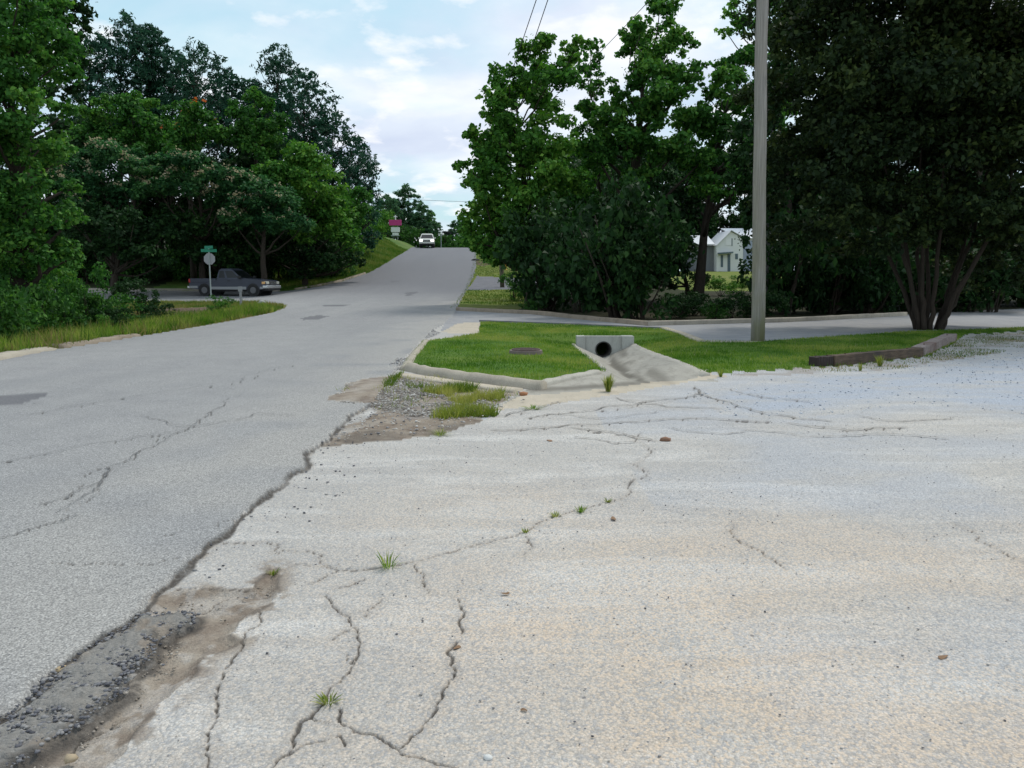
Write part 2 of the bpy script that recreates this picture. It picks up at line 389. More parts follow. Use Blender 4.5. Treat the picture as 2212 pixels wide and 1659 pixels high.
MIXG = np.array([gz(*p) for p in [(1560, 812), (1640, 802), (1765, 790), (1990, 768), (2062, 735), (2130, 722), (2260, 716), (2260, 748), (2100, 770), (1950, 795), (1800, 806), (1700, 810)]])
APRON = np.array([gz(*p) for p in [(1130, 846), (1150, 833), (1295, 805), (1300, 800), (1530, 800), (1520, 808), (1570, 812), (1480, 826), (1300, 857), (1180, 874), (1060, 888)]])
PAD = np.array([gz(*p) for p in [(948, 719), (990, 699), (1038, 697), (1034, 721)]])
kerb_d = [(985, 671), (1060, 675), (1150, 679), (1270, 692), (1400, 704), (1500, 701), (1700, 696), (1960, 682)]
KERB = np.array([hit(*p)[:2] for p in kerb_d])
k2 = [hit(*p)[:2] for p in [(2060, 676), (2212, 668)]]
near_d = [(950, 716), (1038, 697), (1230, 703), (1440, 712), (1515, 738), (1625, 740), (1800, 728), (1960, 717), (2100, 713), (2260, 706)]
NEAR = np.array([gz(*p) for p in near_d])
far_pts = [tuple(p) for p in KERB] + [tuple(p) for p in k2] + [(60, 47)]
DRIVE = np.array([(p[0], p[1] + .45) for p in far_pts] + [(60, 30)] + [tuple(p) for p in NEAR[::-1]] + [(-2.3, 27)])
WOODS_R = np.array([(p[0], p[1] + .45) for p in far_pts] + [(60, 400), (6, 400), (6, 60), (1.0, 55), (1.4, 45), (0.4, 38), (-.2, 36.5)])
SIDE = np.array([hit(*p)[:2] for p in [(1008, 627), (1030, 596), (1100, 600), (1180, 604), (1180, 626), (1100, 626)]])
MUD = [(705, 872), (745, 832), (850, 816), (905, 812), (1010, 826), (1130, 850), (1060, 888), (1040, 905), (950, 935), (880, 945), (720, 958), (690, 965), (722, 938), (800, 878)]
MUDP = np.array([gz(*p) for p in MUD])
BANKL = np.array([(-11, 39), (-19, 44), (-40, 46), (-40, 51), (-24, 50), (-14, 46)])

DD0 = lambda L: [gz(*p) for p in L]
def seg_field(x, y, P, w):
    """distance to a polyline for the points near it, else a large value"""
    D = np.full(x.shape, 9.0)
    for a, b in zip(P[:-1], P[1:]):
        m = (x > min(a[0], b[0]) - w) & (x < max(a[0], b[0]) + w) & (y > min(a[1], b[1]) - w) & (y < max(a[1], b[1]) + w)
        idx = np.nonzero(m)[0]
        if not len(idx): continue
        px, py = x[idx] - a[0], y[idx] - a[1]; d = (b[0] - a[0], b[1] - a[1]); L = d[0] ** 2 + d[1] ** 2 + 1e-12
        t = np.clip((px * d[0] + py * d[1]) / L, 0, 1)
        D[idx] = np.minimum(D[idx], np.hypot(px - t * d[0], py - t * d[1]))
    return D

# ------------------------------------------------------------------ the ground: one sheet, split by what it is made of
ang = np.concatenate([np.arange(-180, -36, 3.0), np.arange(-36, 36, .094), np.arange(36, 180, 3.0)])
rr = np.concatenate([np.geomspace(.25, 2.0, 14)[:-1], 1280.0 / np.arange(640, 230, -1.25), 1280.0 / np.arange(230, 67, -1.7), np.arange(19.3, 60, .55), np.arange(60.5, 130, 1.0), np.geomspace(131, 3500, 26)])
A, R_ = np.meshgrid(np.radians(ang), rr)
gx, gy = (np.sin(A) * R_).ravel(), (np.cos(A) * R_).ravel()
na, nr = len(ang), len(rr)
gh = base_h(gx, gy)
i0 = (np.arange(nr - 1)[:, None] * na + np.arange(na)[None, :])
i1 = (np.arange(nr - 1)[:, None] * na + (np.arange(na)[None, :] + 1) % na)
quads = np.stack([i0, i0 + na, i1 + na, i1], -1).reshape(-1, 4)
# vertex fields
inroad = inpoly(gx, gy, ROAD)
near = (np.hypot(gx, gy) < 16) & (gy > 0)
crack = np.zeros_like(gx); dirt = np.zeros_like(gx); strip = np.zeros_like(gx); gravel = np.zeros_like(gx); sand = np.zeros_like(gx); patch = np.zeros_like(gx); dust = np.zeros_like(gx)
nx, ny = gx[near], gy[near]
dE = seg_field(nx, ny, EDGE, .6)
sgn = np.where(inroad[near], 1.0, -1.0)
sd_e = dE * sgn
off = np.zeros_like(gx)
offn = .035 * sst(-.025, .03, sd_e)
# dark exposed base course
Z4 = lambda L: [gz(x * .349, 1080 + y * .349) for x, y in L]
STRIP = np.array(Z4([(-150, 1480), (0, 1380), (130, 1290), (190, 1240), (215, 1170), (330, 1080), (450, 1010), (560, 930), (700, 840), (820, 760), (900, 700), (1000, 735), (1100, 705), (1220, 720), (1210, 790), (1080, 830), (1040, 890), (975, 900), (970, 960), (930, 1030),
               (790, 1120), (800, 1200), (700, 1280), (600, 1340), (500, 1430), (350, 1530), (200, 1620), (100, 1690), (-150, 1850)]))
SCAR = np.array(Z4([(900, 690), (1000, 600), (1090, 555), (1300, 552), (1560, 560), (1640, 480), (1690, 400), (1740, 470), (1720, 600), (1600, 690), (1420, 830), (1500, 870), (1340, 940), (1230, 1010), (1090, 1170), (980, 1260), (960, 1330), (870, 1400),
              (800, 1500), (650, 1659), (450, 1850), (-50, 1850), (200, 1620), (600, 1340), (800, 1200), (960, 960)]))
STRIPL = rough_line(np.vstack([STRIP, STRIP[:1]]), .12, 5, 3); SCARL = rough_line(np.vstack([SCAR, SCAR[:1]]), .12, 6, 3)
ins = inpoly(nx, ny, STRIPL) & ~inroad[near]; inc = inpoly(nx, ny, SCARL) & ~ins & ~inroad[near]
dS = seg_field(nx, ny, STRIPL, .3); dC = seg_field(nx, ny, SCARL, .3)
offn += np.where(~inroad[near], .0, 0)
offn += np.where(ins, .028 * sst(0, .05, dS) + (vnoise(nx, ny, .06, 24) - .5) * .026 + (vnoise(nx, ny, .022, 25) - .5) * .016, 0) - np.where(inc, .022 * sst(0, .06, dC) - (vnoise(nx, ny, .07, 26) - .5) * .02, 0)
strip_n = np.where(ins, .9 * sst(0, .03, dS), 0)
vn = vnoise(nx, ny, .12, 3) * .6 + vnoise(nx, ny, .035, 4) * .4
dirt_n = np.where(inc, .55 + .4 * sst(.4, .6, vn), 0)
dirt_n = np.maximum(dirt_n, .8 * sst(.14, .0, dC) * sst(.42, .6, vn) * (~inroad[near]))
dirt_n = np.maximum(dirt_n, .8 * sst(.09, .0, dE) * (sd_e < .01) * sst(.5, .66, vnoise(nx, ny, .35, 14) * .55 + vn * .45))
dirt_n = np.maximum(dirt_n, np.where(~inroad[near] & ~ins, .75 * sst(.16, .05, dS) * (sd_e < -.1), 0))
# dirt island by the kerb
MUDL = rough_line(np.vstack([MUDP, MUDP[:1]]), .12, 8, 2)
inm = inpoly(nx, ny, MUDL); dM = seg_field(nx, ny, MUDL, 1.0)
vm = vnoise(nx, ny, .5, 7) * .6 + vnoise(nx, ny, .13, 8) * .4
slab = sst(.5, .62, vnoise(nx, ny, .8, 9)) * (nx < -.6) * (ny < 9.9)
dirt_n = np.maximum(dirt_n, np.where(inm, sst(-.08, .04, dM) * (1 - .4 * slab) * (.8 + .2 * sst(.35, .6, vm)), 0))
BRN = np.array([gz(*p) for p in [(715, 948), (800, 925), (900, 908), (1000, 903), (1045, 905), (1010, 918), (950, 938), (880, 947), (760, 960), (690, 966)]])
BRNL = rough_line(np.vstack([BRN, BRN[:1]]), .15, 18, 3); inb = inpoly(nx, ny, BRNL) & ~inroad[near]
dirt_n = np.where(inb, 1.0, dirt_n)
brn_n = np.where(inb, .55 * sst(.3, .62, vm), 0)
offn += np.where(inm, (.03 * sst(0, .3, dM)) * (vm + .2), 0)
ew = .011 + .03 * vnoise(nx, ny, .30, 12) ** 2 + .0012 * np.hypot(nx, ny)
crack_n = sst(ew, ew * .3, np.abs(sd_e + .014 + (vnoise(nx, ny, .10, 13) - .5) * .02)) * (.55 + .45 * sst(.2, .5, vnoise(nx, ny, .2, 11)))
crack_n = np.maximum(crack_n, .92 * sst(.06, .015, dS + (vn - .5) * .05) * (~inroad[near]) * (sd_e < -.07) * sst(.05, .3, vn))
crack_n = np.maximum(crack_n, .5 * sst(.02, .004, dC) * (~inroad[near]) * sst(.45, .6, vn))
Z5 = lambda L: [gz(504 + x * .349, 1080 + y * .349) for x, y in L]
DD = lambda L: [gz(*p) for p in L]
cracks = [
 (.010, Z5([(565, 595), (610, 660), (660, 700), (730, 760), (770, 800), (765, 850), (775, 920), (780, 960), (750, 1020), (690, 1090), (640, 1140), (590, 1190), (585, 1230), (530, 1290), (480, 1340), (410, 1390), (400, 1430), (370, 1490), (370, 1530), (300, 1590), (260, 1640), (200, 1720)])),
 (.009, Z5([(1365, 595), (1395, 650), (1425, 720), (1400, 780), (1410, 830)])),
 (.010, Z5([(1380, 880), (1325, 935), (1355, 990), (1340, 1020), (1378, 1060), (1370, 1090), (1330, 1120), (1290, 1190), (1290, 1230), (1260, 1290), (1220, 1340), (1170, 1390), (1110, 1450), (1060, 1510), (1020, 1540), (1050, 1580), (1140, 1590), (1220, 1620), (1320, 1650), (1420, 1700)])),
 (.008, Z5([(660, 1290), (655, 1350), (720, 1400), (800, 1440), (880, 1450), (960, 1500), (1020, 1540)])),
 (.006, Z5([(480, 1340), (520, 1360), (600, 1365), (655, 1350)])),
 (.010, Z5([(290, 400), (450, 405), (600, 415), (650, 435), (750, 430), (880, 425), (1000, 410), (1050, 405), (1120, 385), (1250, 350), (1380, 320), (1480, 285), (1550, 270), (1650, 240), (1760, 215), (1820, 190), (1880, 150), (1960, 115), (2040, 90), (2300, 20), (2450, -100), (2540, -190)])),
 (.005, Z5([(1090, 395), (1130, 430), (1185, 470), (1185, 540), (1215, 580)])), (.005, Z5([(1810, 220), (1830, 260), (1790, 350)])),
 (.005, Z5([(480, 520), (560, 480), (640, 440)])), (.006, Z5([(600, 415), (540, 400), (550, 345), (440, 320), (300, 310)])), (.005, Z5([(640, 555), (720, 535), (815, 490)])),
 (.007, Z5([(820, 715), (880, 650), (920, 620)])), (.005, Z5([(620, 860), (680, 820), (740, 795)])), (.006, Z5([(775, 960), (740, 1015), (700, 1000), (705, 960)])),
 (.006, Z5([(300, 1590), (420, 1520), (600, 1470), (660, 1450), (690, 1520)])),
 (.007, Z4([(280, 435), (450, 445), (700, 437), (850, 432), (930, 440), (1050, 405), (1180, 380)])),
 (.007, Z4([(1600, 690), (1590, 790), (1490, 870), (1450, 960), (1380, 1060), (1350, 1180), (1350, 1260), (1320, 1390), (1285, 1450), (1280, 1530), (1290, 1610), (1330, 1690)])),
 (.008, Z4([(1090, 555), (1300, 552), (1560, 560), (1640, 545)])), (.007, Z4([(1180, 690), (1280, 670), (1400, 600), (1590, 590)])), (.006, Z4([(1380, 265), (1560, 265), (1720, 275), (1730, 330)])),
 (.007, Z4([(1340, 200), (1360, 170), (1450, 150)])), (.006, Z4([(950, 255), (1100, 245), (1240, 245)])), (.007, Z4([(500, 1480), (560, 1440), (640, 1400), (730, 1380)])), (.007, Z4([(420, 1580), (470, 1500), (560, 1440)])),
 (.006, DD([(2060, 1130), (2110, 1165), (2150, 1185), (2240, 1222)])), (.005, DD([(1590, 1130), (1620, 1180), (1700, 1230)])),
 (.007, DD([(85, 1105), (150, 1085), (230, 1020), (300, 985), (390, 940), (470, 890), (520, 860)])), (.006, DD([(0, 1010), (120, 985), (260, 960), (390, 940)])), (.006, DD([(230, 1020), (215, 1060), (120, 1120)])),
 (.005, DD([(0, 1180), (90, 1150), (170, 1120)])), (.006, DD([(60, 905), (240, 870), (380, 850), (520, 830), (640, 790)])),
 (.012, DD([(1060, 930), (1180, 925), (1330, 915), (1500, 905), (1660, 912)])), (.010, DD([(1140, 905), (1260, 890), (1400, 868), (1520, 850)])), (.011, DD([(1500, 838), (1530, 858), (1600, 880), (1720, 905), (1800, 912)])),
 (.009, DD([(1580, 842), (1640, 858), (1760, 870)])), (.009, DD([(1230, 925), (1350, 940), (1420, 955)])), (.008, DD([(1330, 860), (1440, 880), (1560, 884)])), (.008, DD([(1700, 915), (1830, 930), (1960, 925)])), (.009, DD([(1090, 900), (1160, 885), (1220, 868)])),
 (.007, DD([(1390, 1020), (1380, 990), (1400, 965), (1380, 935)])),
]
for k, (w, P) in enumerate(cracks):
    PL = rough_line(P, .16, 40 + k, 4)
    d = seg_field(nx, ny, PL, .2)
    ww = w * .78 * (.45 + 1.1 * vnoise(nx, ny, .07, 60 + k))
    ww = ww * np.where(vnoise(nx, ny, .11, 200 + k) > .68, 1.7, .8)
    f = sst(ww * .62 + .002, ww * .12, d + (vnoise(nx, ny, .018, 130 + k) - .5) * .007)
    crack_n = np.maximum(crack_n, f * np.where(vnoise(nx, ny, .16, 90 + k) > .22, 1, .35))
    offn -= .012 * f
    dirt_n = np.maximum(dirt_n, .18 * sst(.06, .0, d))
offn += (vnoise(nx, ny, .3, 21) - .5) * .012 + (vnoise(nx, ny, .06, 22) - .5) * .004 * (~inroad[near])
off[near] = offn * sst(16, 13, np.hypot(nx, ny))
off = np.where(inroad & ~near, .035 * (gy > -200), off)
crack_n = np.maximum(crack_n, brn_n); crack[near] = crack_n; dirt[near] = dirt_n; strip[near] = strip_n
GRAV = np.array([gz(*p) for p in [(1480, 850), (1700, 812), (1960, 795), (2260, 750), (2600, 740), (2600, 930), (2212, 895), (1960, 872), (1720, 905), (1560, 895)]])
GRAV2 = np.array([gz(*p) for p in [(820, 900), (960, 855), (1080, 870), (1050, 905), (900, 915)]])
ing = inpoly(gx, gy, GRAV); dG = np.full(gx.shape, 9.0); q = (gy > 7) & (gy < 30) & (gx > 0); dG[q] = seg_field(gx[q], gy[q], np.vstack([GRAV, GRAV[:1]]), 2.0)
gravel = np.where(ing, sst(-.3, .8, dG), sst(.9, -.1, dG) * .6)
gravel = np.maximum(gravel, .45 * sst(10, 6, np.abs(gy - 11)) * (gx > 1) * sst(.45, .7, vnoise(gx, gy, 1.5, 31)))
gravel = np.maximum(gravel, inpoly(gx, gy, GRAV2) * .8)
sand = sst(7.5, 3.0, np.hypot(gx, gy)) * sst(-2.0, .2, gx) * (.45 + .55 * sst(.35, .65, vnoise(gx, gy, .9, 33)))
for P in [[(0, 862), (60, 858), (115, 857), (85, 868), (40, 880), (-60, 886), (-120, 880)], [(650, 690), (690, 683), (712, 685), (690, 692), (655, 694)], [(692, 661), (760, 659), (745, 663), (700, 664)],
          [(872, 634), (900, 631), (893, 639), (878, 641)], [(842, 608), (865, 607), (862, 610), (845, 611)]]:
    PP = rough_line(np.array([hit(*a)[:2] for a in P + P[:1]]), .12, 77, 2)
    patch = np.maximum(patch, inpoly(gx, gy, PP) * .85)
dE2 = np.full(gx.shape, 9.0); q = (gy > 0) & (gy < 45) & inroad
dE2[q] = seg_field(gx[q], gy[q], np.array(R_right[1:-7]), 2.2)
dust = sst(2.6, .0, dE2) * .8 * sst(.25, .7, vnoise(gx, gy, .7, 35) + .1)
inmud_all = inpoly(gx, gy, MUDL)
lawn_lift = np.where(inpoly(gx, gy, ISLAND), .02, 0)
gh = gh + off + lawn_lift
# small random lumps in rough ground
rough = ~inroad & (np.hypot(gx, gy) > 14)
gh = gh + np.where(rough & ~inpoly(gx, gy, DRIVE), (vnoise(gx, gy, 1.3, 51) - .5) * .04, 0)
# face zones
fx = gx[quads].mean(1); fy = gy[quads].mean(1)
wide = np.abs(gx[quads].max(1) - gx[quads].min(1)) > 1e5
zone = np.full(len(quads), 0)                       # 0 woodland floor
zone[(fx > -3.6) & (fy < 33)] = 1                   # lot
zone[(fx < -9) & (fy < 60) & (fx > -26)] = 4        # left verge
zone[(fx < -9) & (fy < 8)] = 4
zone[(fx < -10) & (fx > -28) & (fy >= 60) & (fy < 140)] = 5   # left bank
zone[(fx > -8) & (fx < 14) & (fy >= 36) & (fy < 140)] = 6     # lawn up the hill
def zset(P, v): zone[inpoly(fx, fy, P)] = v
zset(WOODS_R, 0); zone[(fx > 13) & (fx < 40) & (fy > 62) & (fy < 112)] = 6; zset(SIDE, 8); zset(ROAD, 2); zset(DRIVE, 7); zset(ISLAND, 3); zset(APRON, 9); zset(PAD, 10); FRONT = np.array(DD0([(1120, 856), (1250, 846), (1390, 829), (1530, 807), (1574, 812), (1480, 826), (1300, 857), (1180, 874), (1060, 888)]))
zone[(fx > FL_L) & (fx < FL_R) & (fy > FL_Y0) & (fy < FL_Y1 + .1)] = 9; zset(FRONT, 10)
zone[inpoly(fx, fy, MIXG) & (zone == 1)] = 11
inm_f = inpoly(fx, fy, MUDL) & np.isin(zone, (1, 2, 3)); zone[inm_f] = 1
nz = vnoise(fx, fy, .8, 15) * .5 + vnoise(fx, fy, .22, 16) * .5
bs = hit(400, 668); zone[(np.hypot((fx - bs[0]) / 2.2, (fy - bs[1]) / 1.0) < 1) & (zone == 4) & (nz > .35)] = 12
hl = hit(1045, 568); zone[(np.hypot((fx - hl[0]) / 1.3, (fy - hl[1]) / 3.0) < 1) & (zone == 6) & (nz > .35)] = 12
zn = {0: ('woodland_floor', 'floor'), 1: ('gravel_lot', 'lot'), 2: ('road', 'road'), 3: ('lawn', 'lawn'), 4: ('verge', 'verge'), 5: ('grass_bank', 'bank'), 6: ('hillside_lawn', 'farlawn'),
      7: ('driveway', 'drive'), 8: ('side_driveway', 'pavedark'), 9: ('concrete_channel', 'chan_shade'), 10: ('concrete_apron', 'concpale'), 11: ('grassy_gravel', 'lot'), 12: ('bare_soil', 'soil')}
# channel dirt: dark streak along the bottom and on the apron edge
xbv = 2.07 + .36 * np.clip((gy - 12.6) / 8.4, 0, 1)
cd = .85 * sst(.26, .04, np.abs(gx - xbv - .05)) * sst(.1, .5, vnoise(gx * 3, gy * .7, .5, 18)) * (gy > 12) * (gy < 21.3)
cd = np.maximum(cd, .6 * sst(.24, .02, np.abs(gx - xbv - .35 - .1 * np.sin(gy))) * sst(.35, .6, vnoise(gx * 2, gy * .8, .5, 19)) * (gy > 12) * (gy < 21.3))
wl_ = np.array(DD([(1160, 842), (1230, 838), (1300, 834), (1370, 828)])); q = (gy > 10) & (gy < 14) & (gx > -1) & (gx < 4); dw = np.full(gx.shape, 9.0); dw[q] = seg_field(gx[q], gy[q], wl_, 1)
cd = np.maximum(cd, .7 * sst(.35, .05, dw))
dirt = np.where((gy > 11) & inpoly(gx, gy, np.vstack([APRON])) | ((gx > FL_L) & (gx < FL_R) & (gy > FL_Y0) & (gy < 21.4)), np.maximum(cd, 0), dirt)
gV = np.stack([gx, gy, gh], 1)
for z, (nm, mk) in zn.items():
    f = quads[zone == z]
    if not len(f): continue
    u, inv = np.unique(f.ravel(), return_inverse=True)
    at_ = {'crack': ('POINT', crack[u]), 'dirt': ('POINT', np.clip(dirt[u], 0, 1))}
    if z in (1, 11):
        at_.update({'strip': ('POINT', strip[u]), 'gravel': ('POINT', gravel[u]), 'sand': ('POINT', sand[u])})
        if z == 11: at_['dirt'] = ('POINT', .55 * sst(.4, .7, vnoise(gx[u], gy[u], .5, 61)))
    if z == 2: at_['less_glare'] = ('POINT', .8 * sst(36, 62, gy[u] + gx[u] * .6 + 4 * vnoise(gx[u], gy[u], 5.0, 71)))  # darkening by distance, stands in for missing glare and dust
    if z == 2: at_.update({'patch': ('POINT', patch[u]), 'dust': ('POINT', dust[u])})
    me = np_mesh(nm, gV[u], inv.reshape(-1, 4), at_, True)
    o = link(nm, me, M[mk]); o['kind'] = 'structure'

def ribbon(P, w, z, seed, m=None):
    r = np.random.default_rng(seed); P = rough_line(P, .14, seed, 4); d = np.gradient(P, axis=0); d /= np.linalg.norm(d, axis=1, keepdims=True) + 1e-9
    n = np.stack([-d[:, 1], d[:, 0]], 1); ww = w * r.uniform(.3, 1.2, len(P)); ww[0] = ww[-1] = .002
    V = np.concatenate([np.c_[P + n * ww[:, None], np.full(len(P), 0.)], np.c_[P - n * ww[:, None], np.full(len(P), 0.)]]); V[:, 2] = base_h(V[:, 0], V[:, 1]) + z
    k = np.arange(len(P) - 1); Q = np.stack([k, k + 1, k + 1 + len(P), k + len(P)], 1)
    o = link('pavement_crack', np_mesh('pavement_crack', V, Q), m or MCR); o['kind'] = 'stuff'
def obj_bm(name, bm, m, parent=None, smooth=False):
    me = bpy.data.meshes.new(name); bmesh.ops.recalc_face_normals(bm, faces=bm.faces[:]); bm.to_mesh(me); bm.free()
    if smooth:
        for p in me.polygons: p.use_smooth = True
    return link(name, me, m, parent)
def box(bm, x0, x1, y0, y1, z0, z1, bev=0.0):
    r = bmesh.ops.create_cube(bm, size=1, matrix=Matrix.Translation(((x0 + x1) / 2, (y0 + y1) / 2, (z0 + z1) / 2)) @ Matrix.Diagonal((abs(x1 - x0), abs(y1 - y0), abs(z1 - z0), 1)))
    if bev:
        es = list({e for v in r['verts'] for e in v.link_edges}); bmesh.ops.bevel(bm, geom=es, offset=bev, segments=2, affect='EDGES', profile=.6)
def tube(bm, P, R, n=8, cap=True):
    P = [Vector(p) for p in P]; rings = []
    for i, p in enumerate(P):
        d = (P[min(i + 1, len(P) - 1)] - P[max(i - 1, 0)]).normalized()
        a = d.cross(Vector((0, 1, 0)) if abs(d.y) < .9 else Vector((1, 0, 0))).normalized(); b = d.cross(a)
        r = R[i] if hasattr(R, '__len__') else R
        rings.append([bm.verts.new(p + (a * math.cos(t) + b * math.sin(t)) * r) for t in [2 * math.pi * k / n for k in range(n)]])
    for A_, B_ in zip(rings[:-1], rings[1:]):
        for k in range(n): bm.faces.new((A_[k], A_[(k + 1) % n], B_[(k + 1) % n], B_[k]))
    if cap: bm.faces.new(rings[0]); bm.faces.new(rings[-1][::-1])
    return rings
def prism(bm, prof_, y0, y1, axis='y'):
    """closed outline in x,z extruded along y"""
    A_ = [bm.verts.new((x, y0, z)) for x, z in prof_]; B_ = [bm.verts.new((x, y1, z)) for x, z in prof_]
    n = len(A_); bm.faces.new(A_); bm.faces.new(B_[::-1])
    for k in range(n): bm.faces.new((A_[k], B_[k], B_[(k + 1) % n], A_[(k + 1) % n]))

MCR = flat('dirt packed crack', (.20, .185, .165), .95, 0, .4, 30)
MCR2 = flat('dirt packed road crack', (.125, .122, .12), .95, 0, .3, 30)
for k, (w, P) in enumerate(cracks):
    if min(p[1] for p in P) > 6.5 and P[0][0] > -1: ribbon(P, .011, .014, 400 + k)
    elif P[0][0] < -3 and max(p[1] for p in P) > 4: ribbon(P, .0045, .047, 400 + k, MCR2)
for k, P in enumerate([[(300, 905), (420, 930), (560, 900), (640, 905)], [(620, 700), (700, 712), (800, 706)], [(420, 742), (540, 748), (640, 735)], [(1180, 895), (1290, 905), (1420, 890)], [(1600, 930), (1760, 945), (1900, 938), (2050, 950)], [(1450, 925), (1560, 940), (1610, 935)], [(1850, 900), (1950, 912), (2060, 905)], [(1240, 945), (1330, 960), (1380, 955)]]):
    ribbon(DD(P), .006 if P[0][0] < 900 else .010, .05 if P[0][0] < 900 else .014, 470 + k, MCR2 if P[0][0] < 900 else MCR)
# ------------------------------------------------------------------ kerbs
def kerb(name, P, prof_, m, zoff=0.0, step=.35, wob=.012, seed=1):
    """profile (across, up) swept along a ground path; across is to the left of travel"""
    P = np.array(P, float); L = np.concatenate([[0], np.cumsum(np.hypot(*np.diff(P, axis=0).T))])
    s = np.arange(0, L[-1], step); s = np.append(s, L[-1])
    X, Y = np.interp(s, L, P[:, 0]), np.interp(s, L, P[:, 1])
    for _ in range(2):
        X[1:-1] = (X[:-2] + 2 * X[1:-1] + X[2:]) / 4; Y[1:-1] = (Y[:-2] + 2 * Y[1:-1] + Y[2:]) / 4
    tx, ty = np.gradient(X), np.gradient(Y); n = np.hypot(tx, ty); lx, ly = -ty / n, tx / n
    r = np.random.default_rng(seed); bm = bmesh.new(); rows = []
    h0 = base_h(X, Y)
    for i in range(len(s)):
        w = r.uniform(-wob, wob)
        rows.append([bm.verts.new((X[i] + lx[i] * a, Y[i] + ly[i] * a, h0[i] + b + zoff + (w if b > .02 else 0))) for a, b in prof_])
    for A_, B_ in zip(rows[:-1], rows[1:]):
        for k in range(len(prof_) - 1): bm.faces.new((A_[k], A_[k + 1], B_[k + 1], B_[k]))
    bm.faces.new(rows[0]); bm.faces.new(rows[-1][::-1])
    o = obj_bm(name, bm, m, None, True); o['kind'] = 'structure'
    return o
roll = [(0, -.12), (0, .0), (.03, .07), (.09, .125), (.16, .13), (.22, .10), (.24, -.12)]
kerb('kerb', DD([(1163, 843), (1100, 836), (1010, 824), (905, 809), (872, 800)])[::-1], [(a - .02, b) for a, b in roll], M['kerbf'], .0, .2)
kerb('kerb', DD([(1155, 838), (1220, 823), (1298, 807)]), [(-.02, -.1), (-.02, .03), (.04, .06), (.14, .06), (.2, -.1)], M['conc'], .0, .2)
kerb('kerb', DD([(866, 800), (885, 772), (915, 738)]), [(-.16, -.1), (-.15, .03), (-.12, .06), (-.04, .06), (.02, .04), (.04, -.1)], M['kerbf'], .0, .3)
gut = DD([(862, 812), (905, 817), (1010, 833), (1080, 842), (1120, 846)])
kerb('gutter', gut, [(-.18, -.05), (-.18, .028), (.1, .04), (.14, -.05)], M['concpale'], .0, .25, .004)
kerb('concrete_lip', [(FL_R, 13.1), (FL_R, 21.05)], [(-.05, -.1), (-.05, .03), (.03, .03), (.17, -.07), (.17, -.12)], M['conc'], 0, .3, .004, 21)
kerb('concrete_lip', [(FL_L, 14.0), (FL_L, 21.05)], [(-.12, -.14), (-.12, -.06), (-.03, .03), (.05, .03), (.05, -.1)], M['conc'], 0, .3, .004, 22)
bp = [(0, -.1), (0, .13), (.03, .155), (.20, .155), (.23, .12), (.24, -.1)]
kerb('kerb', KERB[:5], bp, M['kerbb'], 0, .4, .008, 4)
kerb('kerb', KERB[4:], bp, M['kerbc'], 0, .4, .008, 5)
kerb('edge_strip', DD([(1038, 696), (1230, 702), (1440, 711)]), [(-.10, -.06), (-.10, .055), (.02, .06), (.06, -.06)], M['pavedark'], 0, .4, .006)
kerb('edge_strip', DD([(1436, 711), (1480, 724), (1516, 738)]), [(-.14, -.06), (-.14, .055), (.06, .06), (.08, -.06)], M['concpale'], 0, .3, .005)
kerb('edge_strip', DD([(1516, 739), (1570, 741), (1640, 740)]), [(-.05, -.06), (-.05, .04), (.05, .045), (.06, -.06)], M['kerbc'], 0, .3, .005)
kerb('kerb', [hit(*p)[:2] for p in [(-90, 795), (0, 776), (40, 768), (95, 757)]], [(-.3, -.1), (-.28, .03), (-.1, .07), (.08, .07), (.14, -.1)], M['kerbf'], .03, .3, .02, 9)
kerb('kerb', [hit(*p)[:2] for p in [(120, 753), (200, 741), (290, 728)]], [(-.2, -.1), (-.18, .03), (-.08, .06), (.08, .06), (.15, -.1)], M['kerbb'], .03, .3, .02, 10)
kerb('kerb', [hit(*p)[:2] for p in [(640, 627), (700, 617), (740, 608), (790, 592)]], [(0, -.1), (0, .12), (.2, .12), (.22, -.1)], M['kerbb'], .03, .5, .01, 11)
kerb('kerb', [(-60, 63), (-30, 61.3), (-22, 61), (-17.5, 60.5)], [(0, -.1), (0, .13), (.2, .13), (.22, -.1)], M['kerbc'], .03, .6, .01, 12)

# ------------------------------------------------------------------ headwall and pipe
hw = empty('culvert_headwall', (2.45, FL_Y1, -.1))
tag(hw, 'pale concrete culvert headwall with a black round pipe mouth below it', 'headwall')
bm = bmesh.new()
px, pz, pr = -.02, -.19, .205
n = 32; circ = [(px + pr * math.cos(2 * math.pi * k / n), pz + pr * math.sin(2 * math.pi * k / n)) for k in range(n)]
x0, x1, z0, z1 = -.52, .47, -.55, .165
rect = []
for k in range(n):
    c, s = math.cos(2 * math.pi * k / n), math.sin(2 * math.pi * k / n)
    t = min([(x1 - px) / c if c > 1e-6 else 9, (x0 - px) / c if c < -1e-6 else 9, (z1 - pz) / s if s > 1e-6 else 9, (z0 - pz) / s if s < -1e-6 else 9])
    rect.append((px + c * t, pz + s * t))
